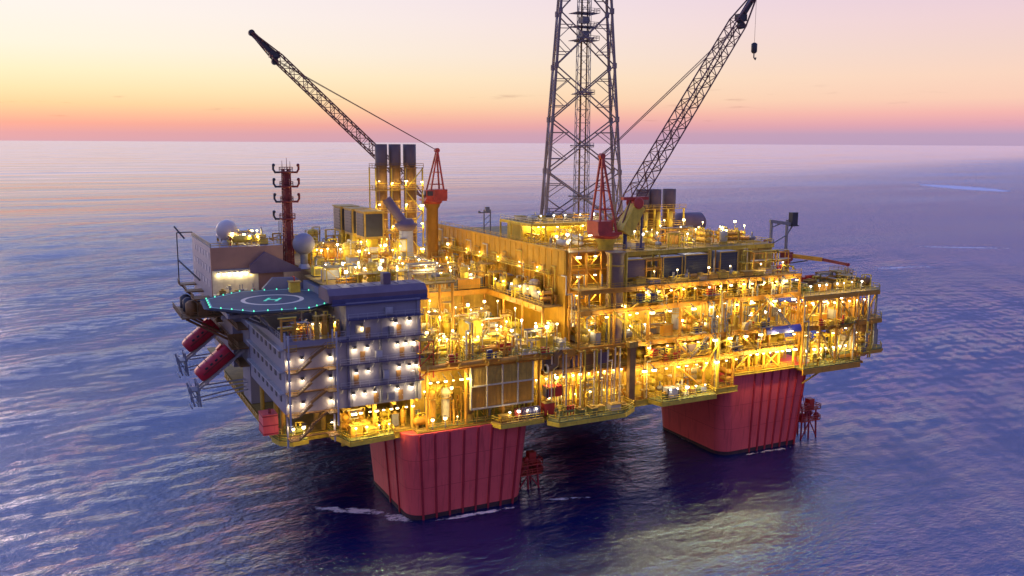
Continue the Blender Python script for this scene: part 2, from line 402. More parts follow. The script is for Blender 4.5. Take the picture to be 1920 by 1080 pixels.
    # water as a dark blue body under a mirror that is bluish looking down and neutral at a grazing angle
    fr = N.new('ShaderNodeFresnel'); fr.inputs['IOR'].default_value = 2.95; L.new(bp.outputs[0], fr.inputs['Normal'])
    gc = N.new('ShaderNodeMix'); gc.data_type = 'RGBA'; L.new(ss(fr.outputs[0], 0.25, 0.95), gc.inputs['Factor'])
    gc.inputs['A'].default_value = (0.50, 0.68, 1.0, 1); gc.inputs['B'].default_value = (0.93, 0.86, 0.95, 1)
    gl = N.new('ShaderNodeBsdfGlossy'); L.new(gc.outputs['Result'], gl.inputs['Color']); L.new(r2, gl.inputs['Roughness']); L.new(bp.outputs[0], gl.inputs['Normal'])
    b.inputs['Specular IOR Level'].default_value = 0.0
    ms = N.new('ShaderNodeMixShader'); L.new(math2('MULTIPLY', fr.outputs[0], math2('SUBTRACT', 1.0, math2('MULTIPLY', fm, 0.9))), ms.inputs[0]); L.new(b.outputs[0], ms.inputs[1]); L.new(gl.outputs[0], ms.inputs[2])
    L.new(ms.outputs[0], N['Material Output'].inputs['Surface'])
    me.materials.append(m)
FOAM_SPOTS = [(-11.5,11.0,14,2.6,math.radians(146),1.0),(-4.0,3.2,6.0,3.2,math.radians(140),1.0),
              (12,-2.2,16,1.3,math.radians(-2),0.8),(34,-3.0,9,1.2,math.radians(-20),0.75),(99,1.0,14,1.2,0.0,0.75),(84,14,1.3,12,0.0,0.7),
              (1490,990,210,60,math.radians(66),1.35),(440,240,45,5,math.radians(-20),0.8),(580,300,60,6,math.radians(-34),0.85),(53,-31,1.8,0.9,0.5,0.8)]
make_sea()
# ------------------------------------------------------------------ hull: four tapering red columns
hull = thing('platform_hull', 'tall red columns with dark vertical casings carrying the platform out of the sea', 'platform hull', (55, 58, 0))
def column(x0, x1, y0, y1, ztop, detail):
    mb = MB(); cr = 3.6; secs = []
    cx, cy = (x0+x1)/2, (y0+y1)/2
    for z in (-6, 0, 9, 14, ztop):
        k = 0.99+0.0055*z
        ring = []
        hx, hy = (x1-x0)/2*k, (y1-y0)/2*k
        for qx, qy, a0 in ((1,-1,-90),(1,1,0),(-1,1,90),(-1,-1,180)):
            for j in range(6):
                t = math.radians(a0+90*j/5)
                ring.append((cx+qx*(hx-cr)+cr*math.cos(t), cy+qy*(hy-cr)+cr*math.sin(t), z))
        secs.append(ring)
    n = len(secs[0]); vs = [p for r in secs for p in r]; fs = []
    for i in range(len(secs)-1):
        for k in range(n): fs.append((i*n+k, i*n+(k+1) % n, (i+1)*n+(k+1) % n, (i+1)*n+k))
    mb.add(vs, fs, 0, True); mb.add(vs, [tuple(range((len(secs)-1)*n, len(secs)*n))], 0)
    c = obj('column', mb, HUL, hull, True)
    if detail:
        xs = [x0+2.9+i*(x1-x0-5.8)/7 for i in range(8)] if detail == 1 else [x0+9.5+i*(x1-x0-12)/6 for i in range(7)]
        for x in xs:
            k = MB(); PZ = lambda z: (cx+(x-cx)*(0.99+0.0055*z), cy+(y0-cy)*(0.99+0.0055*z)-0.1, z)
            k.bar(PZ(-3), PZ(ztop-0.2), 0.4, 0.34)
            o = obj('casing_pipe', k, HUD, None); o.parent = c
            for v in o.data.vertices: v.co -= hull.location
        if detail == 1:
            for y in (y0+6.5, y0+12.5):
                k = MB(); PX = lambda z: (cx+(x0-cx)*(0.99+0.0055*z)-0.08, cy+(y-cy)*(0.99+0.0055*z), z)
                k.bar(PX(-3), PX(ztop-0.2), 0.45, 0.34)
                o = obj('casing_pipe', k, HUD, None); o.parent = c
                for v in o.data.vertices: v.co -= hull.location
    # dark growth at the waterline, plate seams above it
    for nm, mt, levs in (('waterline_band', GRW, ((-2.0, 1.1),)), ('plate_seam', SEAM, ((7.2, 7.28), (13.6, 13.68)))):
        w = MB()
        for za, zb in levs:
            rr = []
            for z in (za, zb):
                k = 0.99+0.0055*z
                k *= 1.0035 if nm == 'waterline_band' else 1.002
                hx, hy = (x1-x0)/2*k, (y1-y0)/2*k
                for qx, qy, a0 in ((1,-1,-90),(1,1,0),(-1,1,90),(-1,-1,180)):
                    for j in range(6):
                        tt = math.radians(a0+90*j/5); rr.append((cx+qx*(hx-cr)+cr*math.cos(tt), cy+qy*(hy-cr)+cr*math.sin(tt), z))
            w.add(rr, [(k, (k+1) % n, n+(k+1) % n, n+k) for k in range(n)], 0, True)
        if detail:
            o = obj(nm, w, mt, None); o.parent = c
            for v in o.data.vertices: v.co -= hull.location
    return c
column(-2.6, 24.8, -0.4, 27, 19.6, 1)
column(83.6, 111.5, 2.6, 30, 22.5, 2)
column(-2.6, 24.8, 88, 115, 19.6, 0)
column(86, 111.5, 88, 115, 19.6, 0)

# ------------------------------------------------------------------ decks and open steel frames
def beam_edge(t, name, p, q, h, w=0.5, mat=ORA):
    """an I-shaped edge girder"""
    mb = MB(); p = Vector(p); q = Vector(q)
    mb.bar(p, q, w*0.35, h)
    up = Vector((0,0,h/2-0.08))
    mb.bar(p+up, q+up, w, 0.16); mb.bar(p-up, q-up, w, 0.16)
    d = (q-p); n = max(2, int(d.length/3))
    for k in range(1, n):
        c = p+d*k/n
        u = d.normalized()
        mb.bar(c-Vector((0,0,h/2-0.15)), c+Vector((0,0,h/2-0.15)), 0.1 if abs(u.x) > 0.5 else w*0.8, w*0.8 if abs(u.x) > 0.5 else 0.1)
    return obj(name, mb, mat, t, True)
def deck_frame(name, label, cat, x0, x1, y0, y1, levels, nx, ny, brace=(), mat=ORA, plate=DPL, postw=0.8, rails=True, beams=True, sides='flr', gird=1.0, group=None, posts=True, notch=None, railmat=OCH):
    t = thing(name, label, cat, ((x0+x1)/2, (y0+y1)/2, levels[0]), group)
    for i, z in enumerate(levels):
        mb = MB()
        mb.prism(notch if (notch and i == len(levels)-1) else [(x0,y0),(x1,y0),(x1,y1),(x0,y1)], z-0.22, z)
        obj('deck_plate', mb, plate, t, True)
        g = MB()
        for k in range(1, nx*3): 
            x = x0+(x1-x0)*k/(nx*3); g.box(x-0.15, x+0.15, y0+0.3, min(y0+26, y1-0.3), z-0.9, z-0.225)
        if beams and not notch: obj('floor_beam', g, OCH, t, True)
        h = gird
        if 'f' in sides: beam_edge(t, 'edge_beam', (x0,y0-0.05,z-h/2+0.05), (x1,y0-0.05,z-h/2+0.05), h, 0.5, mat)
        if 'l' in sides: beam_edge(t, 'edge_beam', (x0-0.05,y0+0.3,z-h/2+0.04), (x0-0.05,y1,z-h/2+0.04), h, 0.5, mat)
        if 'r' in sides: beam_edge(t, 'edge_beam', (x1+0.05,y0+0.3,z-h/2+0.04), (x1+0.05,y1,z-h/2+0.04), h, 0.5, mat)
        if rails:
            for sd, a, b in (('f',(x0,y0,z),(x1,y0,z)),('l',(x0,y0,z),(x0,y1,z)),('r',(x1,y0,z),(x1,y1,z))):
                if sd in sides:
                    r = MB(); r.rail([a, b], 1.15, 0.055, 2.2); obj('handrail', r, railmat, t, True)
    if posts:
        for za, zb in zip(levels[:-1], levels[1:]):
            for k in range(nx+1):
                x = x0+(x1-x0)*k/nx
                mb = MB(); mb.tube((x,y0+0.5,za), (x,y0+0.5,zb-0.25), postw/2, 8); obj('post', mb, mat, t, True)
            for k in range(1, ny+1):
                for x, s in ((x0,'l'),(x1,'r')):
                    if s in sides:
                        y = y0+(y1-y0)*k/ny
                        mb = MB(); mb.tube((x,y,za), (x,y,zb-0.25), postw/2, 8); obj('post', mb, mat, t, True)
    for k, j, kind in brace:      # bay, storey, pattern
        xa = x0+(x1-x0)*k/nx; xb = x0+(x1-x0)*(k+1)/nx; za, zb = levels[j]+0.2, levels[j+1]-1.0; y = y0+0.5; xm = (xa+xb)/2
        segs = {'x':[((xa,za),(xb,zb)),((xa,zb),(xb,za))], 'v':[((xa,zb),(xm,za)),((xm,za),(xb,zb))], 'a':[((xa,za),(xm,zb)),((xm,zb),(xb,za))],
                '/':[((xa,za),(xb,zb))], '\\':[((xa,zb),(xb,za))]}[kind]
        for i, ((xa2,za2),(xb2,zb2)) in enumerate(segs):
            mb = MB(); mb.tube((xa2,y+i*0.02,za2), (xb2,y+i*0.02,zb2), postw*0.32, 8); obj('brace', mb, mat, t, True)
    return t

# main deck: one sheet over the hull with porches sticking out at the front
t = thing('main_deck', 'long ochre lowest deck lying on the red columns with porches jutting out', 'deck', (55, 50, 20))
mb = MB(); mb.prism([(-28,9),(-16.5,9),(-16.5,2),(-1,2),(-1,-0.9),(84,-0.9),(84,31),(112,31),(112,100),(-28,100)], 19.55, 20.0); obj('deck_plate', mb, DPL, t, True)
mb = MB()
for k in range(34):
    x = -26+k*4.1
    mb.box(x-0.25, x+0.25, 31.4 if x > 83 else 9.4 if x < -17 else (2.4 if x < -1.5 else -0.5), 70, 18.3, 19.545)
for y in (3.5, 9.8, 16, 22, 28, 40):
    mb.box(25.6, 84.6, y-0.3, y+0.3, 17.6, 18.295)
obj('floor_beam', mb, OCH, t, True)
for a, b in (((-1,-1,19.2),(26,-1,19.2)), ((26,-1,19.2),(85,-1,19.2)), ((-16.5,1.9,19.2),(-1,1.9,19.2)), ((-28,8.9,19.2),(-16.5,8.9,19.2))):
    beam_edge(t, 'edge_beam', a, b, 1.5, 0.6, YEL)
beam_edge(t, 'edge_beam', (-28.1,9.2,19.2), (-28.1,70,19.2), 1.5, 0.6, OCH)
def porch(poly, z, label_mat=GRN, rail=True, t=t, h=0.9):
    mb = MB(); mb.prism(poly, z-0.25, z); obj('porch_plate', mb, label_mat, t, True)
    e = MB()
    for a, b in zip(poly, poly[1:]+poly[:1]): e.bar((a[0],a[1],z-h/2-0.26), (b[0],b[1],z-h/2-0.26), 0.3, h)
    obj('porch_beam', e, YEL, t, True)
    if rail:
        r = MB(); r.rail([(x,y,z) for x,y in poly+poly[:1]], 1.2, 0.06, 1.8); obj('handrail', r, YEL, t, True)
porch([(-29,8.6),(-28.2,5.2),(-26,3.6),(-22.8,4.0),(-22.0,7),(-21.5,8.6)], 20.4)
porch([(-16.3,1.6),(-17.5,5),(-17.5,8.5),(-5.5,8.5),(-5.5,1.2),(-6.0,-0.6),(-15.6,-1.4)], 20.3)
porch([(16,-1.3),(17,-4.2),(27.5,-4.2),(28.5,-1.3)], 20.2, DPL)
porch([(30,-1.3),(27.5,-6),(29,-8.6),(46,-8.6),(50.5,-5.6),(50.5,-1.3)], 20.2)
porch([(57.5,-1.3),(58.4,-5.6),(74.5,-5.6),(75.5,-1.3)], 20.2)

# middle deck of the open centre bay, with the rear part one storey higher
bay = deck_frame('centre_bay_frame', 'open orange steel bay between white quarters and orange firewall', 'steel frame', 1.6, 37.4, -0.6, 36, [20.02, 34], 4, 2, [(3,0,'/')], ORA, GRN, 0.75, True, True, 'f', 1.7)
rear = thing('rear_bay_deck', 'high orange deck in front of the long firewall carrying parked equipment', 'deck', (26, 60, 43))
mb = MB(); mb.prism([(13,35),(32.4,35),(32.4,5.5),(37.4,5.5),(37.4,95),(13,95)], 42.75, 43.0); obj('deck_plate', mb, DPL, rear, True)
beam_edge(rear, 'edge_beam', (13,34.9,42.4), (32.4,34.9,42.4), 1.3, 0.5, ORA)
beam_edge(rear, 'edge_beam', (32.3,5.6,42.4), (32.3,34.8,42.4), 1.3, 0.5, ORA)
mb = MB(); mb.rail([(13,35.1,43),(32.5,35.1,43),(32.5,5.6,43)], 1.15, 0.055, 2.2); obj('handrail', mb, OCH, rear, True)
for x, y in ((14,36),(20,36),(26,36),(32,36),(32.6,26),(32.6,16),(32.6,6)):
    mb = MB(); mb.tube((x,y,34), (x,y,42.74), 0.35, 8); obj('post', mb, ORA, rear, True)

mb = MB(); mb.box(1.8, 37.2, 9.0, 34, 20.1, 32.9)
for k in range(12): mb.box(2+k*3, 2.3+k*3, 8.8, 8.99, 20.1, 32.8)
obj('core_wall', mb, OCH, bay, True)  # solid wall added behind the deck front to catch the lamp light
mb = MB(); mb.box(13.2, 37, 36.4, 90, 34.1, 42.5); obj('core_wall', mb, OCH, rear, True)
# the long firewall
t = thing('firewall', 'long plain orange steel firewall running back across the platform top', 'wall', (38, 48, 34.05))
mb = MB(); mb.box(37.6, 38.2, 4.5, 91, 34.05, 55.8)
obj('panel_wall', mb, FWL, t, True)
mb = MB()
for k in range(29): y = 5+k*3.05; mb.box(37.5, 37.597, y-0.1, y+0.1, 43.1, 55.6)
mb.box(37.36, 37.597, 4.6, 91, 55.35, 55.8); mb.box(37.36, 37.597, 4.6, 91, 49.6, 49.8)
obj('stiffener', mb, FWL, t, True)
mb = MB(); mb.rail([(37.9,4.7,55.8),(37.9,91,55.8)], 0.9, 0.05, 3); obj('handrail', mb, OCH, t, True)

mb = MB(); mb.box(36.0,37.35,10,90,49.6,49.75); mb.rail([(36.0,10,49.75),(36.0,90,49.75)], 1.1, 0.055, 2.2)
for k in range(14): mb.bar((36.2,11+k*6,49.6), (37.4,11+k*6,47.9), 0.2)
obj('wall_walkway', mb, YEL, t, True)
for k in range(16):
    y = 9+k*5.2+RND.uniform(-1,1); zt = RND.uniform(51, 55); m_ = RND.choice([YEL, OCH, CRE, ORA]); mb = MB(); mb.path([(37.2,y,43.1),(37.2,y,zt),(37.2,y+RND.uniform(1.5,4),zt)], RND.uniform(0.12,0.24), 6); obj('wall_pipe', mb, m_, t, True)
# crane tower at the front end of the firewall: orange panelled and braced
t = thing('braced_tower', 'orange braced tower with panelled sides at the firewall front end', 'tower', (45, 7, 34.05))
for x in (38.6, 43.0, 47.0, 53.4):
    mb = MB(); mb.tube((x,4.2,34.05), (x,4.2,55.4), 0.33, 8); obj('post', mb, ORA if x < 50 else YEL, t, True)
for z in (38.2, 42.4, 46.8, 51.2, 55.4):
    mb = MB(); mb.box(38.4, 53.6, 3.9, 4.5, z-0.3, z); mb.box(38.4, 53.6, 4.5, 11.5, z-0.2, z-0.02); obj('floor_plate', mb, ORA, t, True)
    r = MB(); r.rail([(38.6,4.0,z),(53.4,4.0,z)], 1.1, 0.05, 2); obj('handrail', r, YEL, t, True)
zl = [34.05, 37.9, 42.1, 46.5, 50.9, 55.1]
for i in range(5):
    for a, b in ((38.6,43.0),(43.0,47.0)):
        mb = MB(); mb.tube((a,4.25,zl[i]+0.3), (b,4.25,zl[i+1]), 0.2, 6) if (i+int(a)) % 2 else mb.tube((b,4.25,zl[i]+0.3), (a,4.25,zl[i+1]), 0.2, 6); obj('brace', mb, ORA, t, True)
for z0, z1 in ((42.6, 46.3), (46.9, 50.7), (51.4, 55.0)):
    mb = MB(); mb.box(38.9, 52.8, 8.5, 8.8, z0, z1)
    for k in range(7): mb.box(39.6+k*2, 39.75+k*2, 8.35, 8.498, z0, z1)
    obj('wall_panel', mb, ORA, t, True)

# right process block, storey by storey
blk = deck_frame('process_block_frame', 'wide orange and yellow steel frame of the storeyed process block', 'steel frame', 38.6, 105, -0.6, 9.5,
    [28.6, 34.02, 42.4, 47.2], 7, 1, [(3,1,'\\'),(5,1,'/'),(2,2,'/')], ORA, DPL, 0.7, True, True, 'f', 1.1)
low = deck_frame('lower_block_frame', 'ochre lowest storey frame of the process block between the two columns', 'steel frame', 38.6, 84, -0.62, 9.4, [20.03, 28.3], 5, 1, [(1,0,'v'),(3,0,'\\')], ORA, DPL, 0.7, True, False, 'f', 1.1)
col_top = deck_frame('column_top_frame', 'bright yellow frame standing on top of the far red column', 'steel frame', 84.8, 105, 0.2, 9.3, [22.75, 28.2], 4, 1, [(0,0,'/'),(2,0,'x')], YEL, ORA, 0.6, True, False, 'f', 0.7)
roof = thing('process_block_roof', 'broad roof deck of the process block crowded with pipework', 'deck', (74, 42, 47.3))
mb = MB(); mb.prism([(54.5,10),(105,10),(105,85),(39,85),(39,12),(54.5,12)], 53.6, 53.9); obj('deck_plate', mb, DPL, roof, True)
beam_edge(roof, 'edge_beam', (54.5,9.9,53.4), (105,9.9,53.4), 1.0, 0.5, YEL)
mb = MB(); mb.rail([(54.5,10.1,53.9),(105,10.1,53.9),(105,84,53.9)], 1.15, 0.055, 2.2); obj('handrail', mb, YEL, roof, True)
mb = MB(); mb.box(39.5, 104.5, 10.2, 84, 20.1, 53.3)
for k in range(22): mb.box(40+k*3, 40.3+k*3, 10.0, 10.19, 20.1, 53)
obj('core_wall', mb, OCH, roof, True)  # wall brought close behind the front, in ochre, to throw lamp light back
for k in range(8):
    x = 55+k*49.5/7; mb = MB(); mb.tube((x,10.4,47.25), (x,10.4,53.55), 0.3, 8); obj('post', mb, YEL, roof, True)

# right-hand cantilever platforms beyond the far column
can = thing('cantilever_platform', 'stacked yellow open platforms hanging out beyond the far red column', 'platform', (119, 10, 22))
def can_deck(x0, x1, y0, y1, z, chamfer=2.5, mat=DPL, h=1.0):
    poly = [(x0,y0),(x1-chamfer,y0),(x1,y0+chamfer),(x1,y1),(x0,y1)]
    mb = MB(); mb.prism(poly, z-0.25, z); obj('deck_plate', mb, mat, can, True)
    e = MB()
    for a, b in zip(poly, poly[1:]): e.bar((a[0],a[1],z-h/2-0.26), (b[0],b[1],z-h/2-0.26), 0.35, h)
    for k in range(6): 
        x = x0+1+(x1-x0-3)*k/5; e.box(x-0.15, x+0.15, y0+0.4, y1-0.4, z-0.9, z-0.26)
    obj('edge_beam', e, ORA, can, True)
    r = MB(); r.rail([(a[0],a[1],z) for a in poly[:4]], 1.2, 0.055, 1.8); obj('handrail', r, YEL, can, True)
can_deck(105.3, 129.5, -2.6, 20, 22.3, 3.5, GRN, 1.4)
can_deck(121, 140.0, 0.0, 18, 24.2, 3.0, GRN, 0.9)
can_deck(105.3, 138.0, -0.6, 20, 33.0)
can_deck(105.3, 135.5, -1.5, 20, 41.2)
for x, y, z0, z1 in ((106,-1.2,22.3,41),(112,-1.2,22.3,41),(118,-1.2,22.3,41),(124.5,-1,22.3,41),(134.6,0.8,24.2,41),(137.2,2.6,24.2,33),(124,19,22.3,41),(131,17,24.2,41),(139.4,4,24.2,29),(130,-0.8,24.2,41)):
    mb = MB(); mb.tube((x,y,z0), (x,y,z1-0.3), 0.34, 8); obj('post', mb, ORA if x < 125 else GRY, can, True)
for a, b in (((118,-1.1,22.6),(124.5,-1,32)),((112,-1.1,32),(118,-1.1,22.6)),((106,-1.1,33.3),(112,-1.1,40)),((118,-1.1,40),(124.5,-1,33.3)),((130,0.5,33.2),(134.6,0.8,40)),((108,0,17.5),(118,0,21.6)),((108,14,17.5),(118,14,21.6))):
    mb = MB(); mb.tube(a, b, 0.24, 8); obj('brace', mb, OCH, can, True)

# underside truss and hanging posts along the front
for i, x in enumerate((30.5, 34.2, 38.0, 41.6, 45.2, 48.6)):
    t = thing('hanging_post', None, 'post', (x, -2.2, 20.2), 'pale hanging posts along the main deck front', reg=True); t['label'] = 'pale slim post standing between porch and orange middle deck edge'
    mb = MB(); mb.tube((0,0,0), (0,0,13.2), 0.16, 8); obj('shaft', mb, CRE, t)
    mb = MB(); mb.box(-0.35,0.35,-0.35,0.35,0.0,0.12); mb.box(-0.3,0.3,-0.2,2.2,13.2,13.45); obj('end_plate', mb, OCH, t)
for i, x in enumerate((77.9,)):
    t = thing('braced_post', 'thick yellow post with forked braces standing over the far porch', 'post', (x, -1.6, 20.2))
    mb = MB(); mb.tube((x,-1.6,20.2), (x,-1.6,33), 0.42, 10); obj('shaft', mb, YEL, t, True)
    for s, nm in ((-1,'a'),(1,'b')):
        mb = MB(); mb.tube((x,-1.6,31.6), (x+s*4.6,-1.6,25 if s < 0 else 33), 0.26, 8); obj('brace', mb, YEL, t, True)
t = thing('square_post', 'broad brown square post rising from the main deck edge to the middle deck', 'post', (52.2, -1.4, 20.02))
mb = MB(); mb.box(51.4,53.0,-2.2,-0.9,20.02,33.2); obj('shaft', mb, BRN, t, True)
mb = MB(); mb.box(51.0,53.4,-2.5,-0.7,33.2,34.5); mb.box(51.1,53.3,-2.4,-0.8,20.02,20.5); obj('end_plate', mb, OCH, t, True)

# panelled wall with a grid of frames (front, under the orange beam)
t = thing('panel_wall', 'brown panelled wall divided by pale frames beneath the orange beam', 'wall', (18.8, -1.2, 23.6))
for r_, (z0, z1, m_) in enumerate(((23.6, 28.3, ORA), (28.5, 32.4, OCH))):
    for k in range(4):
        x = 11.2+k*3.75
        mb = MB(); mb.box(x, x+3.6, -1.3, -1.1, z0, z1)
        for j in range(5): mb.box(x+0.3+j*0.68, x+0.4+j*0.68, -1.38, -1.302, z0+0.15, z1-0.15)
        obj('panel', mb, m_, t, True)
mb = MB()
for k in range(5): mb.box(11.0+k*3.75, 11.22+k*3.75, -1.75, -1.0, 23.4, 32.6)
mb.box(11.0, 26.3, -1.72, -1.03, 28.3, 28.55); mb.box(11.0, 26.3, -1.72, -1.03, 23.3, 23.6)
obj('frame', mb, CRE, t, True)
# ------------------------------------------------------------------ living quarters
t = LQ = thing('living_quarters', 'four storey lavender white quarters block with lit galleries below the helideck', 'quarters building', (-14, 17, 27))
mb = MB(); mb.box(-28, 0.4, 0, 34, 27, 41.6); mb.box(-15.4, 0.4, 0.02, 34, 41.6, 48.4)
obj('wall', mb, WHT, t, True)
for z in (31.4, 36.2, 41.0, 45.2):
    x0 = -17.2 if z < 42 else -15.4
    mb = MB()
    for k in range(6): mb.bar((x0+0.4+k*(0.2-x0)/5.2,-1.4,z-0.1), (x0+0.4+k*(0.2-x0)/5.2,-0.05,z-1.3), 0.14)
    obj('gallery_bracket', mb, LGR, t, True)
    mb = MB(); mb.box(x0, 0.5, -1.5, -0.003, z-0.22, z); obj('gallery', mb, NAV, t, True)
    r = MB(); r.rail([(x0,-1.45,z),(0.5,-1.45,z)], 1.1, 0.035, 1.8); obj('handrail', r, LGR, t, True)
for x, z in ((-4.2,27.2),(-9.5,27.2),(-4.6,31.4),(-13.6,31.4),(-3.8,36.2),(-12.2,36.2),(-4.4,41.0),(-11.0,41.0)):
    mb = MB(); mb.box(x-0.5, x+0.5, -0.12, -0.004, z+0.05, z+2.15); d = obj('door', mb, BRN, t, True)
    h = MB(); h.box(x+0.3, x+0.42, -0.2, -0.121, z+1.0, z+1.15); o = obj('handle', h, LGR, d); 
    for v in o.data.vertices: v.co -= t.location
for x in (-15.2, -0.2):
    mb = MB(); mb.box(x-0.3, x+0.3, -0.35, -0.005, 27, 48.3 if x > -10 else 41.5); obj('corner_post', mb, NAV if x < -10 else WHT, t, True)
mb = MB(); mb.rail([(-27.8,0.2,41.6),(-15.6,0.2,41.6)], 1.1, 0.05, 1.6); mb.rail([(-27.8,0.2,41.6),(-27.8,33,41.6)], 1.1, 0.05, 1.8); obj('handrail', mb, LGR, t, True)
# equipment fixed to the front wall
for x, z, w_, h_ in ((-7.2,27.6,1.6,1.5),(-8.0,32.2,1.2,1.8),(-9.6,36.8,1.4,1.4),(-6.6,41.4,1.0,1.6),(-2.2,32.0,1.0,1.2),(-13.6,42.2,1.5,1.7),(-7.4,45.7,1.6,1.3),(-1.6,37.2,0.9,1.4)):
    mb = MB(); mb.box(x, x+w_, -0.6, -0.006, z, z+h_); mb.box(x+0.1, x+w_-0.1, -0.68, -0.601, z+0.15, z+h_-0.15); obj('wall_unit', mb, RND.choice([LGR, GRY, CRE]), t, True)
for x in (-15.0, -8.6, -0.9):
    mb = MB(); mb.tube((x,-0.25,27.2), (x,-0.25,41.2), 0.13, 6); mb.tube((x+0.4,-0.22,27.2), (x+0.4,-0.22,45), 0.08, 6); obj('riser_pipe', mb, GRY, t, True)
# windows in the left side wall
for k in range(7):
    for z in (29.0, 33.4, 37.8):
        y = 3.0+k*4.2
        mb = MB(); mb.box(-28.12, -28.003, y, y+1.5, z, z+1.3); w = obj('window', mb, DRK, t, True)
mb = MB()
for z in (31.2, 35.6, 40.0): mb.box(-28.9, -28.004, 0.3, 33.6, z-0.15, z+0.1)
obj('ledge', mb, LGR, t, True)
# underside truss of the quarters
mb = MB()
for k in range(6):
    x = -27+k*5.4; mb.box(x-0.3, x+0.3, 0.4, 33, 26.2, 26.995)
for x in (-26.5,-18,-9,-0.6):
    for y in (2.8 if x > -16 else 9.6,16,30): mb.tube((x,y,20.02), (x,y,26.195), 0.5, 8)
obj('support_frame', mb, OCH, t, True)

# outside stair tower on the quarters front
t = thing('stair_tower', 'tall outside stair tower with brown zigzag flights on the quarters front', 'stair tower', (-23, -1.8, 20.4))
for x, y in ((-27.8,-0.3),(-27.8,-3.1),(-18.4,-0.3),(-18.4,-3.1)):
    mb = MB(); mb.bar((x,y,20.4 if y > -1 else 24.5), (x,y,43.5), 0.32, 0.32); obj('post', mb, LGR, t, True)
lv = [22.6, 27.2, 31.6, 36.0, 40.4]
for i, z in enumerate(lv):
    mb = MB(); mb.box(-28.0,-26.2,-3.2,-0.1,z-0.18,z); mb.box(-20.2,-18.2,-3.2,-0.1,z-0.18,z); mb.box(-26.19,-20.21,-1.0,-0.1,z-0.18,z); obj('landing', mb, BRN, t, True)
    r = MB(); r.rail([(-28,-3.2,z),(-26.2,-3.2,z)], 1.1, 0.05, 1); r.rail([(-20.2,-3.2,z),(-18.2,-3.2,z)], 1.1, 0.05, 1); obj('handrail', r, OCH, t, True)
    if i < 4:
        z1 = lv[i+1]
        for y, (xa, xb), (za, zb) in ((-2.8, (-26.2,-23.4), (z, (z+z1)/2)), (-1.7, (-23.4,-20.2), ((z+z1)/2, z1))):
            mb = MB(); mb.bar((xa,y,za), (xb,y,zb), 0.9, 0.28)
            for k in range(7):
                f = (k+0.5)/7; mb.cbox((xa+(xb-xa)*f, y, za+(zb-za)*f+0.2), (0.3,0.9,0.06))
            mb.bar((xa,y-0.45,za+1.0), (xb,y-0.45,zb+1.0), 0.08, 0.08); obj('stair_flight', mb, BRN, t, True)

# sloped-roof hangar on top of the quarters
t = thing('helicopter_hangar', 'low violet grey hangar with sloping roof on the quarters top', 'hangar', (-8, 5, 48.42))
mb = MB(); mb.ext([(0.6,48.42),(8.6,48.42),(8.6,50.3),(7.4,51.1),(2.2,51.1),(0.6,49.9)], 'x', -18.6, 2.2); obj('shell', mb, PUR, t, True)
mb = MB(); mb.ext([(0.3,48.2),(0.58,48.2),(0.58,49.1),(0.3,49.0)], 'x', -18.0, 2.0); mb.box(-18.4,2.0,-0.6,0.3,48.0,48.2); obj('fascia', mb, NAV, t, True)
mb = MB()
for k in range(9): mb.box(-17.8+k*2.4, -17.66+k*2.4, 2.8, 7.1, 51.102, 51.2)
obj('roof_rib', mb, PUR, t, True)
mb = MB(); mb.box(-6.4,-4.8,3.4,5.2,51.11,53.4); obj('roof_vent', mb, PUR, t, True)

# helideck
t = thing('helideck', 'dark octagonal helideck with green edge lights and cream landing circle', 'helideck', (-26.5, 19, 41.65))
HC = (-25.8, 18.6); HR = 14.2; HZ = 47.0
oct_ = [(HC[0]+HR*math.cos(math.radians(18+45*k)), HC[1]+HR*math.sin(math.radians(18+45*k))) for k in range(8)]
mb = MB(); mb.prism(oct_, HZ-0.6, HZ); obj('deck_plate', mb, HEL, t, True)
mb = MB()
for a, b in zip(oct_, oct_[1:]+oct_[:1]):
    f = 1.085
    oa = (HC[0]+(a[0]-HC[0])*f, HC[1]+(a[1]-HC[1])*f); ob = (HC[0]+(b[0]-HC[0])*f, HC[1]+(b[1]-HC[1])*f)
    mb.add([(a[0],a[1],HZ-0.45),(b[0],b[1],HZ-0.45),(ob[0],ob[1],HZ-0.1),(oa[0],oa[1],HZ-0.1),(a[0],a[1],HZ-0.55),(b[0],b[1],HZ-0.55),(ob[0],ob[1],HZ-0.2),(oa[0],oa[1],HZ-0.2)],
           [(0,1,2,3),(7,6,5,4),(3,2,6,7)])
obj('safety_net', mb, HEL, t, True)
def ring(r0, r1, z, n=48):
    mb = MB(); vs = []
    for k in range(n):
        c, s = math.cos(2*PI*k/n), math.sin(2*PI*k/n); vs += [(HC[0]+r0*c,HC[1]+r0*s,z),(HC[0]+r1*c,HC[1]+r1*s,z)]
    mb.add(vs, [(2*k,2*k+1,(2*k+3)%(2*n),(2*k+2)%(2*n)) for k in range(n)]); return mb
obj('landing_circle', ring(5.6, 6.5, HZ+0.004), MKC, t, True)
mb = MB()
for a, b in zip(oct_, oct_[1:]+oct_[:1]):
    f0, f1 = 0.955, 0.985
    g = lambda p, f: (HC[0]+(p[0]-HC[0])*f, HC[1]+(p[1]-HC[1])*f, HZ+0.004)
    mb.add([g(a,f0),g(b,f0),g(b,f1),g(a,f1)], [(0,1,2,3)])
obj('perimeter_line', mb, paint('pale_green_marking', (0.30,0.52,0.44), 0.6, 0.1), t, True)
mb = MB(); ca, sa = math.cos(math.radians(-27)), math.sin(math.radians(-27))
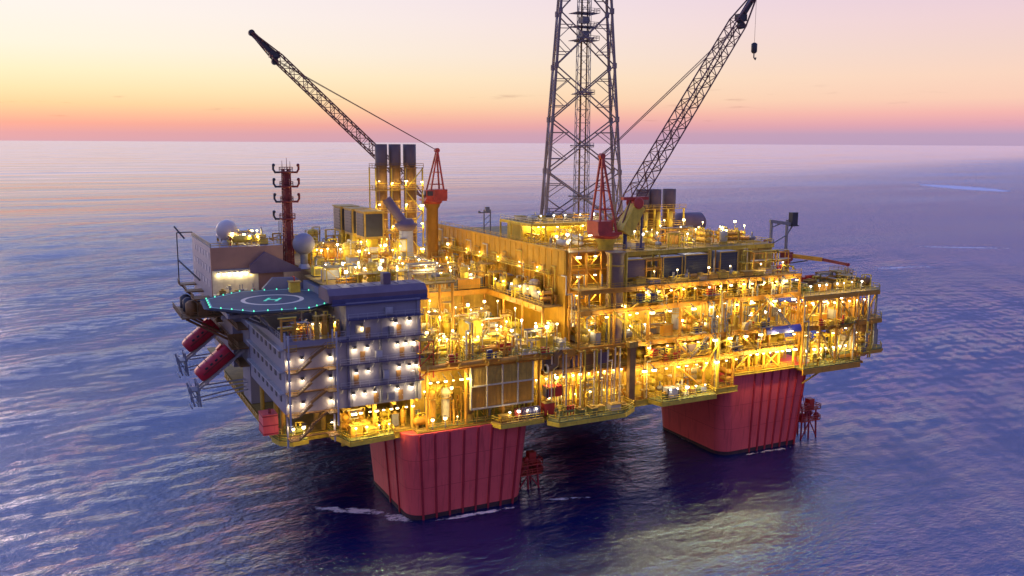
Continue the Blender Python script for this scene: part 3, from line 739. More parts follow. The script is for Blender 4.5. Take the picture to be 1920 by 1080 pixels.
for bx in ((-1.5,-0.85,-2.0,2.0),(0.85,1.5,-2.0,2.0),(-0.85,0.85,-0.35,0.35)):
    pts = [(bx[0],bx[2]),(bx[1],bx[2]),(bx[1],bx[3]),(bx[0],bx[3])]
    mb.add([(HC[0]+x*ca-y*sa, HC[1]+x*sa+y*ca, HZ+0.008) for x, y in pts], [(0,1,2,3)])
obj('landing_letter', mb, MKG, t, True)
for k in range(32):
    i, f = divmod(k, 4); a = oct_[i]; b = oct_[(i+1) % 8]; f = f/4
    x, y = a[0]+(b[0]-a[0])*f, a[1]+(b[1]-a[1])*f
    mb = MB(); mb.lathe([(0.14,0),(0.14,0.18),(0.08,0.3)], (HC[0]+(x-HC[0])*0.99, HC[1]+(y-HC[1])*0.99, HZ), 6); obj('edge_light', mb, LGRN, t, True)
for k in range(8):
    a = math.radians(18+45*k); x, y = HC[0]+HR*0.8*math.cos(a), HC[1]+HR*0.8*math.sin(a)
    bx, by = min(max(x, -27.6), -16), min(max(y, 3), 33)
    mb = MB(); mb.tube((bx,by,41.62), (x,y,HZ-0.6), 0.28, 8); obj('strut', mb, GRY, t, True)
mb = MB()
for k in range(5):
    mb.box(HC[0]-11+k*5.3, HC[0]-10.6+k*5.3, HC[1]-10, HC[1]+10, HZ-1.5, HZ-0.62)
mb.box(HC[0]-11.5, HC[0]+11.5, HC[1]-6.2, HC[1]-5.8, HZ-2.3, HZ-1.52); mb.box(HC[0]-11.5, HC[0]+11.5, HC[1]+5.8, HC[1]+6.2, HZ-2.3, HZ-1.52)
obj('support_truss', mb, GRY, t, True)
t = thing('helideck_monitor', 'small yellow lit firefighting hut at the helideck rear edge', 'hut', (-19.2, 26.5, 46.4))
mb = MB(); mb.box(-20.3,-18.1,25.6,27.6,46.4,49.2); obj('hut_body', mb, YEL, t, True)
mb = MB(); mb.box(-20.5,-17.9,25.4,27.8,49.2,49.45); obj('hut_roof', mb, OCH, t, True)
mb = MB(); mb.tube((-19.2,26.5,49.45), (-19.2,26.5,50.4), 0.15, 8); mb.tube((-19.2,26.6,50.4), (-19.9,25.2,50.7), 0.14, 8); obj('water_cannon', mb, RED, t, True)

# quarters' rear block with a solid side wall, gabled screens and lit terrace
t = thing('rear_quarters_block', 'tall brown and pale block behind the helideck with radome roof', 'quarters building', (-26, 56, 27))
mb = MB(); mb.box(-34.4, -18, 42, 72, 42, 55.8); mb.box(-30,-12,44,72,27,42); obj('wall', mb, WHT, t, True)
mb = MB(); mb.box(-34.5,-18.0,41.9,41.997,50.9,55.9); mb.box(-24,-18,41.9,41.997,45.4,50.899); mb.box(-34.5,-33.9,41.8,42.6,42,55.9); obj('front_panel', mb, paint('tan_cladding', (0.42,0.22,0.13), 0.6, 0.15, 0.3), t, True)
mb = MB(); mb.ext([(-26,51.6),(-22.4,54.6),(-14.2,50.2),(-14.2,49.6),(-26,49.6)], 'y', 40.6, 41.8); obj('gable_screen', mb, PUR, t, True)
mb = MB(); mb.ext([(-24.2,46.6),(-21.8,49.0),(-16.4,48.8),(-12.4,45.4),(-12.4,44.5),(-24.2,44.5)], 'y', 36.2, 37.4); obj('gable_screen', mb, WHT, t, True)
mb = MB(); mb.box(-34.4,-24,36,41.6,45.0,45.3); mb.box(-34.4,-24,41.55,41.7,45.3,50.6); obj('terrace_floor', mb, CRE, t, True)
mb = MB(); mb.rail([(-34.4,36,45.3),(-25,36,45.3)], 1.1, 0.05, 1.5); mb.rail([(-34.4,42,55.8),(-18,42,55.8)], 1.1, 0.06, 2); mb.rail([(-34.4,42,55.8),(-34.4,72,55.8)], 1.1, 0.06, 2); obj('handrail', mb, OCH, t, True)
for k in range(6):
    for z in (46.4, 49.8, 53):
        y = 45+k*4.3; mb = MB(); mb.box(-34.5,-34.403,y,y+2.2,z,z+1.5); obj('window', mb, LGR, t, True)
for (y, z) in ((44,44),(56,44),(68,44)):
    mb = MB(); mb.box(-38.4,-34.41,y,y+4,z-0.3,z); mb.rail([(-38.4,y,z),(-38.4,y+4,z)], 1.1, 0.06, 1.3); mb.tube((-34.5,y+2,z-4), (-38,y+2,z-0.3), 0.2, 6); obj('balcony', mb, BRN, t, True)
mb = MB(); mb.bar((-38.2,71,44), (-38.2,71,57), 0.25); mb.bar((-38.2,71,57), (-34.4,71,57), 0.25); mb.bar((-38.2,71,50), (-34.6,60,46), 0.3); mb.bar((-36.5,70,55.5), (-38.6,72,58.5), 0.3); obj('outer_frame', mb, DRK, t, True)
# lower left outrigger platform with dark machinery
t = thing('outrigger_platform', 'dark brown outrigger platform jutting out left behind the helideck', 'platform', (-36, 50, 38))
mb = MB(); mb.box(-41,-30.02,45,62,39.2,39.5); obj('deck_plate', mb, BRN, t, True)
mb = MB(); mb.rail([(-30,45,39.5),(-41,45,39.5),(-41,62,39.5)], 1.2, 0.06, 1.6); obj('handrail', mb, BRN, t, True)
for y in (46,54,61): 
    mb = MB(); mb.tube((-30,y,33), (-40,y,39.1), 0.3, 8); obj('brace', mb, BRN, t, True)
for i, y in enumerate((47, 52, 57)):
    mb = MB(); mb.lathe([(0.6,0),(1.3,0.3),(1.3,3.0),(0.5,3.6)], (-38.5,y+1,39.5), 10); mb.box(-37,-34,y,y+3,39.5,42.2); obj('machinery', mb, DRK if i else BRN, t, True)

# radomes
for (x, y, z, r, lab) in ((-29.3,50,55.82,2.5,'round pale radome shining on the rear quarters roof corner'),(-13.0,42,50.0,2.6,'round violet radome between the mast and the hangar roof')):
    t = thing('radome', lab, 'radome', (x,y,z), 'satellite radomes on the quarters roof')
    mb = MB(); mb.lathe([(1.5,0),(1.3,0.6),(1.0,1.1)], (0,0,0), 16); obj('pedestal', mb, LGR, t)
    if z < 53: mb = MB(); mb.tube((0,0,1.0), (0,0,3.6), 0.9, 12); obj('support', mb, GRY, t)
    mb = MB(); mb.ball((0,0,(1.0 if z > 53 else 3.5)+r*0.93), r, 28, 18); obj('dome', mb, RAD if z > 53 else WHT, t)
# small dish next to the radome
t = thing('satellite_dish', 'small flat grey satellite dish beside the pale radome', 'satellite dish', (-25.2, 49, 55.82))
mb = MB(); mb.tube((0,0,0), (0,0,1.4), 0.18, 8); obj('stand', mb, GRY, t)
mb = MB(); mb.lathe([(0.2,0),(1.3,0.35),(1.8,0.8),(1.7,0.82),(0.2,0.2)], (0,0,1.4), 18); obj('dish', mb, LGR, t)

# communication mast
t = thing('communication_mast', 'dark red lattice mast with four antenna platforms and curved arms', 'mast', (-15.7, 46, 50))
mb = MB(); mb.lattice((-15.7,46,50), (-15.7,46,73.5), 2.0, 1.6, 14, 0.17, 0.09, (0,1,0)); obj('lattice', mb, MAR, t, True)
mb = MB(); mb.box(-16.2,-15.2,45.5,46.5,50,73); obj('cable_duct', mb, MAR, t, True)
for z, w in ((61.5,3.2),(65.6,2.6),(69.2,2.7),(72.6,2.7)):
    mb = MB(); mb.lathe([(w*0.5,0),(w*0.62,0.25),(w*0.62,0.4),(w*0.5,0.42)], (-15.7,46,z), 12); mb.rail([(-15.7+w*0.6*math.cos(a*PI/4), 46+w*0.6*math.sin(a*PI/4), z+0.4) for a in range(9)], 1.0, 0.05, 2); p_ = obj('antenna_platform', mb, MAR, t, True)
    for s in ((-1,1) if z in (65.6,72.6) else ((-1,) if z == 61.5 else (-1,1))):
        mb = MB(); x = -15.7
        mb.path([(x+s*w*0.5,46-s*0.2,z+0.2), (x+s*(w*0.5+1.1),46-s*0.6,z+0.2), (x+s*(w*0.5+1.5),46-s*0.7,z+0.9), (x+s*(w*0.5+1.5),46-s*0.7,z+1.9)], 0.26, 6); mb.ball((x+s*(w*0.5+1.4),46-s*0.7,z+1.9), 0.4, 8, 6)
        obj('antenna_arm', mb, MAR if s > 0 else DRK, t, True)
for dx, h in ((-0.9,2.6),(0.2,3.2),(1.0,2.4)):
    mb = MB(); mb.tube((-15.7+dx,46,73), (-15.7+dx,46,73+h), 0.1, 6, 0, 0.05); obj('whip_antenna', mb, MAR, t, True)
mb = MB(); mb.tube((-17.6,45.5,50), (-17.4,45.5,61.4), 0.1, 6); mb.tube((-18.2,45.5,50), (-17.9,45.5,61.4), 0.1, 6); obj('guy_line', mb, GRY, t, True)

# utility block behind the quarters carrying vents, stacks and the left crane
t = thing('utility_block', 'brown utility block with yellow top deck behind the hangar', 'machinery block', (-2, 66, 20.1))
mb = MB(); mb.box(-11.9, 12.4, 35, 95, 20.1, 49.4); obj('core_wall', mb, BRN, t, True)
mb = MB(); mb.box(-13, 13, 34.5, 95, 49.5, 49.9); mb.box(-15,12.8,10,34.3,49.2,49.5); obj('deck_plate', mb, DPL, t, True)
beam_edge(t, 'edge_beam', (13.1,34.6,49.2), (13.1,95,49.2), 1.0, 0.4, YEL); beam_edge(t, 'edge_beam', (-13,34.4,49.2), (13,34.4,49.2), 1.0, 0.4, YEL)
mb = MB(); mb.rail([(13,95,49.9),(13,34.6,49.9),(-13,34.6,49.9)], 1.15, 0.055, 2); mb.rail([(12.7,34,49.5),(12.7,10.2,49.5),(3,10.2,49.5)], 1.15, 0.055, 2); obj('handrail', mb, YEL, t, True)
for y in (11, 18.5, 26, 33.5):
    mb = MB(); mb.tube((12.3,y,34), (12.3,y,49.15), 0.35, 8); obj('post', mb, ORA, t, True)

# lifeboats on sloping launch ramps
for i, (y, z, lab) in enumerate(((60, 30.6, 'red enclosed lifeboat on upper ramp farther back under the helideck'), (40, 28.0, 'red enclosed lifeboat on lower ramp nearest the quarters side wall'))):
    t = thing('lifeboat', lab, 'lifeboat', (-34, y, z), 'red lifeboats on the left side')
    a = math.radians(38); ux, uz = -math.cos(a), -math.sin(a)
    def P(u, v, w): return (u*ux-w*math.sin(a), v, u*uz+w*math.cos(a))
    mb = MB(); n = 14; vs = []; secs = [(-4.6,1.75,1.65),(-4.5,1.95,1.8),(-2.5,2.0,1.85),(0,2.0,1.85),(2.8,1.95,1.8),(4.2,1.75,1.6),(4.6,1.5,1.3)]
    for u, wy, wz in secs:
        for k in range(n):
            th = 2*PI*k/n; c_, s_ = math.cos(th), math.sin(th); vs.append(P(u, wy*math.copysign(abs(c_)**0.55, c_), wz*math.copysign(abs(s_)**0.55, s_)+1.9))
    fs = [(i_*n+k, i_*n+(k+1)%n, (i_+1)*n+(k+1)%n, (i_+1)*n+k) for i_ in range(len(secs)-1) for k in range(n)]
    mb.add(vs, fs, 0, True); mb.add(vs, [tuple(range(n)), tuple(range((len(secs)-1)*n, len(secs)*n))], 0); obj('hull', mb, BOT, t)
    mb = MB(); mb.add([P(-4.0,sy,w) for sy in (-0.8,0.8) for w in (3.3,4.3)]+[P(-2.4,sy,w) for sy in (-0.7,0.7) for w in (3.5,4.1)], [(0,1,3,2),(4,6,7,5),(0,4,5,1),(2,3,7,6),(1,5,7,3),(0,2,6,4)]); obj('cockpit', mb, BOT, t)
    mb = MB()
    for u in (-2.6,-1.2,0.2,1.6): mb.add([P(u,-2.02,2.3),P(u+0.7,-2.02,2.3),P(u+0.7,-2.02,2.8),P(u,-2.02,2.8),P(u,-1.9,2.3),P(u+0.7,-1.9,2.3),P(u+0.7,-1.9,2.8),P(u,-1.9,2.8)], [(0,1,2,3),(7,6,5,4),(0,4,5,1),(1,5,6,2),(2,6,7,3),(3,7,4,0)])
    obj('window', mb, DRK, t)
    mb = MB()
    for sy in (-2.06, 2.06): mb.bar(P(-4.2,sy,1.9), P(3.4,sy,1.9), 0.16, 0.3)
    for u in (-3,-1,1,3): mb.bar(P(u,-1.9,3.74), P(u,1.9,3.74), 0.16, 0.1)
    obj('fender_strip', mb, MAR, t)
    r = thing('launch_ramp', ['grey steel ramp under the upper red lifeboat farther back', 'grey steel ramp under the lower red lifeboat near the quarters'][i], 'launch ramp', (-34, y, z), 'lifeboat launch ramps')
    for sy in (-1.1, 1.1):
        mb = MB(); mb.bar(P(-7,sy,-0.25), P(6.6,sy,-0.25), 0.35, 0.5); obj('skid_rail', mb, LGR, r)
    mb = MB()
    for u in (-5,-2,1,4,6.4): mb.bar(P(u,-1.3,-0.6), P(u,1.3,-0.6), 0.25, 0.25)
    obj('cross_member', mb, GRY, r)
    for w in (-0.3, -3.0):
        for sy in (-1.6,1.6):
            mb = MB(); p0 = P(5.6,sy,-0.3); mb.bar((p0[0],sy,p0[2]+w), (7.2,sy,p0[2]+w*0.6+0.4), 0.28, 0.28); obj('support_beam', mb, LGR, r)
    p0 = P(6.2,0,0)
    mb = MB()
    for sy in (-2.1,2.1):
        mb.bar((p0[0]-0.4,sy,p0[2]+1.6), (p0[0]+0.2,sy,p0[2]-4.2), 0.35); mb.bar((p0[0]-2.2,sy,p0[2]+0.8), (p0[0]-1.2,sy,p0[2]-4.0), 0.35)
        mb.bar((p0[0]-2.2,sy,p0[2]+0.8), (p0[0]+0.2,sy,p0[2]-4.2), 0.2); mb.bar((p0[0]-1.7,sy,p0[2]-1.8), (p0[0]-0.1,sy,p0[2]-1.4), 0.2)
    for z_ in (1.3,-1.5,-4.0): mb.bar((p0[0]-0.3,-2.1,p0[2]+z_), (p0[0]-0.3,2.1,p0[2]+z_), 0.3); mb.bar((p0[0]-1.8,-2.1,p0[2]+z_-0.3), (p0[0]-1.8,2.1,p0[2]+z_-0.3), 0.3)
    mb.box(p0[0]-2.0,p0[0]-0.1,-2.0,2.0,p0[2]-0.5,p0[2]-0.3)
    obj('end_frame', mb, paint('blue_grey_steel', (0.24,0.28,0.36), 0.5, 0.2), r)
    mb = MB(); mb.box(2.6, 6.98, -2.4, 2.4, 4.6 if i else 4.9, 5.0 if i else 5.3); mb.rail([(2.7,-2.3,5.0),(2.7,2.3,5.0)], 1.1, 0.06, 1.2); mb.box(2.6,6.9,2.2,2.4,5.0,7.4); obj('boarding_platform', mb, BRN, r)
# red tank hanging off the deck corner
t = thing('corner_tank', 'dull red square tank hanging off the main deck left corner', 'tank', (-30.2, 6.4, 22.0))
mb = MB(); mb.box(-31.6,-28.6,4.4,8.4,22.0,26.2); obj('tank_shell', mb, HUL, t, True)
mb = MB()
for z in (22.3,24,25.9): mb.box(-31.7,-28.55,4.3,8.5,z-0.1,z+0.1)
obj('band', mb, HUD, t, True)
mb = MB(); mb.tube((-30,5.6,26.2), (-30,5.6,27.2), 0.3, 8); mb.bar((-28.6,6,22.6), (-28.0,6,22.6), 0.4); obj('nozzle', mb, MAR, t, True)
# left machinery under the helideck between ramps and quarters
t = thing('side_gallery', 'brown side gallery on the quarters left wall above the lifeboats', 'gallery', (-29.5, 46, 30))
mb = MB(); mb.box(-30.4,-28.02,35,76,37.6,37.9); mb.box(-30.4,-28.02,35,76,33.2,33.5); mb.box(-30.2,-28.02,35,76,29,29.3); obj('floor_plate', mb, BRN, t, True)
mb = MB()
for z in (37.9,33.5,29.3): mb.rail([(-30.4,35,z),(-30.4,76,z)], 1.1, 0.06, 2)
obj('handrail', mb, BRN, t, True)
mb = MB(); mb.box(-28.0,-12.2,35,44,20.1,42.5); obj('back_wall', mb, WHT, t, True)
# ------------------------------------------------------------------ flare tower
TC = Vector((63, 40, 53.9)); ta = math.radians(-27+4)
def tw(u, v, z): return (TC.x+u*math.cos(ta)-v*math.sin(ta), TC.y+u*math.sin(ta)+v*math.cos(ta), z)
t = thing('lattice_tower', 'tall grey lattice tower with crossed bracing rising out of the picture top', 'lattice tower', TC)
def half(z): return 10.4-(z-58.5)*0.0655
zn = [53.9, 58.5, 72.4, 86.3, 100.2, 114.1, 128.0, 138.0]
for su, sv in ((-1,-1),(1,-1),(1,1),(-1,1)):
    mb = MB()
    for a, b in zip(zn[:-1], zn[1:]): mb.tube(tw(su*half(a), sv*half(a)*0.55, a), tw(su*half(b), sv*half(b)*0.55, b), 0.46-0.02*(a-54)/14, 10, 0, 0.44-0.02*(b-54)/14)
    for z in zn[1:-1]: mb.tube(tw(su*half(z), sv*half(z)*0.55, z-0.7), tw(su*half(z), sv*half(z)*0.55, z+0.7), 0.62, 10)
    obj('leg', mb, TOW, t, True)
C4 = ((-1,-1),(1,-1),(1,1),(-1,1))
for i in range(1, 7):
    a, b = zn[i], zn[i+1]
    for k in range(4):
        p, q = C4[k], C4[(k+1) % 4]
        for (s0, s1) in ((p, q), (q, p)):
            mb = MB(); mb.tube(tw(s0[0]*half(a), s0[1]*half(a)*0.55, a), tw(s1[0]*half(b), s1[1]*half(b)*0.55, b), 0.20, 6); obj('brace', mb, TOW, t, True)
    zm = (a+b)/2
    hm = half(zm)
    for sv in (-1, 1):
        for su in (-1, 1):
            hq, hr = half(a+(b-a)*0.25), half(a+(b-a)*0.75)
            mb = MB(); mb.tube(tw(su*hq*0.99, sv*hq*0.55, a+(b-a)*0.25), tw(su*hq*0.5, sv*hq*0.55, a+(b-a)*0.25), 0.12, 6); mb.tube(tw(su*hr*0.99, sv*hr*0.55, a+(b-a)*0.75), tw(su*hr*0.5, sv*hr*0.55, a+(b-a)*0.75), 0.12, 6)
            mb.tube(tw(su*hm, sv*hm*0.55, zm), tw(su*hq*0.5, sv*hq*0.55, a+(b-a)*0.25), 0.11, 6); mb.tube(tw(su*hm, sv*hm*0.55, zm), tw(su*hr*0.5, sv*hr*0.55, a+(b-a)*0.75), 0.11, 6); obj('sub_brace', mb, TOW, t, True)
        mb = MB(); mb.tube(tw(-hm*0.28, sv*hm*0.55, zm), tw(hm*0.28, sv*hm*0.55, zm), 0.2, 6); obj('girt', mb, TOW, t, True)
        mb = MB(); mb.tube(tw(-2.0*sv, sv*hm*0.5, zm), tw(-2.0*sv, -sv*2.0, zm), 0.18, 6); obj('girt', mb, TOW, t, True)
for a, b in ((zn[0], zn[1]),):
    for k in (0, 2):
        p, q = C4[k], C4[(k+1) % 4]
        mb = MB(); mb.tube(tw(p[0]*half(b), p[1]*half(b)*0.55, b), tw(0, p[1]*half(a)*0.55, a), 0.2, 6); mb.tube(tw(q[0]*half(b), q[1]*half(b)*0.55, b), tw(0, p[1]*half(a)*0.55, a), 0.2, 6); obj('brace', mb, TOW, t, True)
mb = MB(); mb.lattice((TC.x, TC.y, 53.9), (TC.x, TC.y, 138), 3.8, 3.0, 24, 0.10, 0.055, (math.sin(ta)*-1, math.cos(ta), 0)); obj('inner_riser_tower', mb, GRY, t, True)
mb = MB()
for dx, dy, r in ((-0.6,0.2,0.26),(0.8,-0.4,0.2)): mb.tube((TC.x+dx,TC.y+dy,53.9), (TC.x+dx,TC.y+dy,138), r, 8)
obj('riser_pipe', mb, BRN, t, True)
for z in (65, 79, 93, 107, 110.5, 114):
    w = 2.6 if z < 106 else 3.4
    mb = MB(); mb.box(TC.x-w, TC.x+w, TC.y-w*0.7, TC.y+w*0.7, z-0.12, z); mb.rail([(TC.x-w,TC.y-w*0.7,z),(TC.x+w,TC.y-w*0.7,z),(TC.x+w,TC.y+w*0.7,z)], 1.1, 0.05, 1.5); obj('landing', mb, TOW, t, True)
for z in (108.6, 112.2):
    mb = MB(); mb.box(TC.x-1.1, TC.x+1.0, TC.y-1.2, TC.y+1.0, z-0.8, z+0.8); obj('winch_house', mb, GRY, t, True)

# ------------------------------------------------------------------ pedestal cranes
def crane(label, foot, zped, mast_h, heading, tip, cabmat, boommat, boomw, r, pedmat, hook_drop, a_side=0, name='pedestal_crane', pivot=None, n=16):
    """foot: pedestal centre and height of its foot; heading: direction of the boom in plan"""
    x, y, z0 = foot
    t = thing(name, label, 'crane', (x, y, z0))
    h = Vector((math.cos(heading), math.sin(heading), 0)); s = Vector((-h.y, h.x, 0)); B = Vector((x, y, zped))
    def Q(a, b, c): return B+h*a+s*b+Vector((0,0,c))
    def hexa(mb, a0, a1, b0, b1, c0, c1):
        mb.add([Q(a0,b0,c0),Q(a1,b0,c0),Q(a1,b1,c0),Q(a0,b1,c0),Q(a0,b0,c1),Q(a1,b0,c1),Q(a1,b1,c1),Q(a0,b1,c1)], [(0,3,2,1),(4,5,6,7),(0,1,5,4),(1,2,6,5),(2,3,7,6),(3,0,4,7)])
    mb = MB(); mb.lathe([(r,0),(r,zped-z0-2.0),(r*1.35,zped-z0-1.0),(r*1.35,zped-z0-0.5)], (x,y,z0), 20); obj('pedestal', mb, pedmat, t, True)
    mb = MB(); mb.lathe([(r*1.5,-0.5),(r*1.7,-0.1),(r*1.7,0.3)], (x,y,zped), 20); hexa(mb,-3.6,3.0,-2.4,2.4,0.302,0.9); obj('slew_ring', mb, cabmat, t, True)
    mb = MB(); hexa(mb,-3.8,0.2,-2.3,2.3,0.902,3.6); obj('machinery_house', mb, cabmat, t, True)
    mb = MB(); hexa(mb,0.6,2.9,1.2,2.9,0.902,3.5); c = obj('cab', mb, cabmat, t, True)
    mb = MB(); hexa(mb,2.902,2.95,1.35,2.75,1.9,3.2); hexa(mb,0.9,2.6,2.902,2.95,1.9,3.2); w = obj('window', mb, DRK, c)
    for v in w.data.vertices: v.co -= t.location
    # A-frame
    top = Q(-1.6, 0, mast_h)
    mb = MB()
    for b in (-2.0, 2.0):
        mb.bar(Q(-3.2,b,0.9), top+s*b*0.2, 0.42); mb.bar(Q(1.6,b,0.9), top+s*b*0.2, 0.42)
        for k in (0.3, 0.55, 0.78): mb.bar(Q(-3.2,b,0.9).lerp(top,k), Q(1.6,b,0.9).lerp(top,k), 0.22)
    for k in (0.3, 0.55, 0.78): mb.bar(Q(-3.2,-2,0.9).lerp(top,k), Q(-3.2,2,0.9).lerp(top,k), 0.2); mb.bar(Q(1.6,-2,0.9).lerp(top,k), Q(1.6,2,0.9).lerp(top,k), 0.2)
    mb.lathe([(0.7,-0.6),(0.7,0.6)], top, 10, 'y'); obj('a_frame', mb, cabmat, t, True)
    pv = Vector(pivot) if pivot else Q(3.0, 0, 1.2); tp = Vector(tip)
    d = (tp-pv)
    p1 = pv+d*0.10; p2 = pv+d*0.86
    upv = s.cross(d).normalized()
    mb = MB()
    mb.lattice(p1, p2, boomw, boomw*0.92, n, 0.17, 0.085, s)
    for b in (-1, 1):
        for c in (-1, 1):
            mb.bar(pv+s*b*boomw*0.5, p1+s*b*boomw*0.5*0.98+upv*c*boomw*0.5, 0.3)
            mb.bar(p2+s*b*boomw*0.44+upv*c*boomw*0.45, tp+s*b*0.5+upv*c*0.2, 0.3)
    for k in (0.9, 0.95): mb.bar(pv+d*k-s*boomw*0.3, pv+d*k+s*boomw*0.3, 0.3)
    obj('boom', mb, boommat, t, True)
    mb = MB(); mb.lathe([(0.9,-0.55),(0.9,0.55)], p2+upv*1.2, 12, 'y'); mb.cbox(pv+d*0.88, (2.6,1.6,1.6)); mb.bar(pv+d*0.86, tp, 1.0, 1.2); mb.lathe([(0.8,-0.5),(0.8,0.5)], tp, 12, 'y'); obj('boom_head', mb, DRK, t, True)
    mb = MB()
    for b in (-0.9,-0.5,0.5,0.9): mb.tube(top+s*b*0.4, pv+d*0.88+s*b+upv*1.1, 0.055, 5)
    obj('pendant_line', mb, boommat, t, True)
    if hook_drop:
        hp = tp-Vector((0,0,hook_drop))
        mb = MB(); mb.tube(tp, hp+Vector((0,0,1.5)), 0.045, 5); obj('hoist_rope', mb, boommat, t, True)
        mb = MB(); mb.lathe([(0.3,1.6),(0.75,1.3),(0.75,-0.6),(0.45,-1.0)], hp, 10); mb.path([hp+Vector((0,0,-1)), hp+Vector((0,0,-2.0)), hp+Vector((0.5,0,-2.5)), hp+Vector((0.7,0,-2.0))], 0.16, 6); obj('hook_block', mb, DRK, t, True)
    return t
tip1 = (-17.7, 70, 107.4); 
crane('red lattice boom crane beyond the three exhaust stacks with its boom raised left', (31.4,70,43.02), 63.2, 14.6, PI, tip1, CRA, BOM, 2.6, 1.7, paint('pedestal_orange', (0.40,0.17,0.015), 0.55, 0.2), 0, pivot=(28.6,70,64.6), n=20)
crane('red boom crane on a thick pedestal beside the lattice tower, boom raised right', (49.4,6.2,55.42), 58.6, 18.5, math.radians(2), (93.4,8,117.5), CRA, BOM, 3.4, 1.9, YEL, 14, pivot=(53.0,6.4,61.6), n=17)
t = thing('crane_pedestal', 'thick brown crane pedestal column beside the orange braced tower', 'pedestal', (49.4, 2.2, 34.05))
mb = MB(); mb.lathe([(1.95,0),(1.95,20.2),(2.5,21.3)], (49.4,1.9,34.05), 24); obj('column', mb, paint('pedestal_brown', (0.26,0.17,0.12), 0.5, 0.2), t, True)
for z in (40, 46.5, 52):
    mb = MB(); mb.lathe([(2.05,0),(2.15,0.1),(2.15,0.3),(2.05,0.4)], (49.4,1.9,z), 24); obj('band', mb, OCH, t, True)
mb = MB(); mb.tube((47.2,0.6,34.05), (47.2,0.6,55), 0.32, 8); mb.tube((51.8,0.9,34.05), (51.8,0.9,55), 0.32, 8); obj('riser_pipe', mb, YEL, t, True)
# yellow lit winch housing under the second boom foot
t = thing('boom_winch', 'bright yellow winch drum housing under the red crane boom foot', 'winch', (54.6, 5.5, 55.42))
mb = MB(); mb.bar((53.4,5.0,59.2), (57.2,5.0,65.6), 3.2, 3.0); obj('housing', mb, YEL, t, True)
mb = MB(); mb.lathe([(1.1,-1.8),(1.4,-1.7),(1.4,-1.4),(0.9,-1.3),(0.9,1.3),(1.4,1.4),(1.4,1.7),(1.1,1.8)], (56.6,5,66.2), 14, 'y'); mb.box(53,60,4.3,5.7,66.9,67.6); obj('drum', mb, CRA, t, True)
mb = MB(); mb.tube((54,5,55.42), (54,5,59.5), 0.5, 8); mb.tube((58.6,5,55.42), (58.6,5,66.9), 0.3, 8); obj('stand', mb, NAV, t, True)

# small knuckle crane at the right end
t = thing('deck_crane', 'small red deck crane with level orange boom over the right end platforms', 'crane', (117, 17.5, 41.2))
mb = MB(); mb.lathe([(0.9,0),(0.8,5.6),(1.2,6.2),(1.2,6.8)], (117,17.5,41.2), 14); obj('pedestal', mb, CRA, t, True)
mb = MB(); mb.box(115.6,118.4,16.4,18.6,48.0,50.2); mb.box(115.4,117,15.2,16.39,47.9,49.8); obj('cab', mb, MAR, t, True)
pa, pb, pc = Vector((118,17,49.2)), Vector((123,10,48.6)), Vector((127,4.6,47.6))
mb = MB(); mb.bar(pa, pb, 0.9, 1.1); obj('boom', mb, ORA, t, True)
mb = MB(); mb.bar(pb, pc, 0.55, 0.8); mb.lathe([(0.5,-0.3),(0.5,0.3)], pc, 10, 'y'); obj('jib', mb, MAR, t, True)
mb = MB(); mb.bar((117.6,17,47.0), pa.lerp(pb,0.55)-Vector((0,0,0.8)), 0.3); obj('hydraulic_ram', mb, DRK, t, True)
mb = MB(); mb.tube(pc, pc-Vector((0,0,3.6)), 0.05, 5); mb.lathe([(0.2,-0.6),(0.45,-0.2),(0.45,0.5),(0.2,0.8)], pc-Vector((0,0,4.2)), 8); obj('hook_block', mb, NAV, t, True)
mb = MB(); mb.box(118.5,123.5,12,15,41.22,43.6); mb.box(119,122,11.5,12.0,43,44.2); o = obj('winch_skid', mb, RED); tag(o, 'low red winch skid beneath the small deck crane boom', 'winch')
# steel gantry with lantern box at the right rear
t = thing('gantry_frame', 'thin grey gantry frame with a square box on its top right corner', 'gantry', (116.5, 20, 47))
for x, z1 in ((113.2,59.2),(119.0,59)):
    mb = MB(); mb.bar((x,20,41.2 if x > 114 else 50), (x,20,z1), 0.6); obj('leg', mb, GRY, t, True)
mb = MB(); mb.bar((112.6,20,58.8), (121.0,20,57.6), 0.7, 0.9); mb.bar((119,20,54.6), (113.2,20,52.2), 0.3); mb.bar((113.2,20,57), (116.8,20,58), 0.3); mb.bar((119.0,20,54.6), (121.2,20,57.4), 0.3); obj('cross_beam', mb, GRY, t, True)
mb = MB(); mb.box(120.2,122.2,19.2,20.8,57.4,61.0); mb.box(119.9,122.5,19,21,57.1,57.398); obj('lantern_box', mb, DRK, t, True)
mb = MB(); mb.bar((113,20,53), (107.5,18,45), 0.4); mb.bar((110.8,19.6,53.6), (113.2,20,53.2), 0.5); mb.tube((110.6,19.6,50.6), (110.6,19.6,53.6), 0.35, 8); obj('side_stay', mb, MAR, t, True)
# small gantry poking up behind the firewall
t = thing('light_gantry', 'small grey two legged gantry standing behind the firewall', 'gantry', (45, 61, 53.9))
for x in (43.6, 45.6):
    mb = MB(); mb.bar((x,61,53.9), (x,61,61.2), 0.28); obj('leg', mb, GRY, t, True)
mb = MB(); mb.bar((42,61,60.4), (45.8,61,60.4), 0.3); mb.box(44,45.2,60.6,61.4,60.56,62.0); mb.bar((43.6,61,56.4), (45.6,61,58.2), 0.15); mb.bar((43.6,61,58.2), (45.6,61,59.8), 0.15); mb.ball((42.1,61,60.6), 0.4, 8, 6); obj('cross_beam', mb, GRY, t, True)

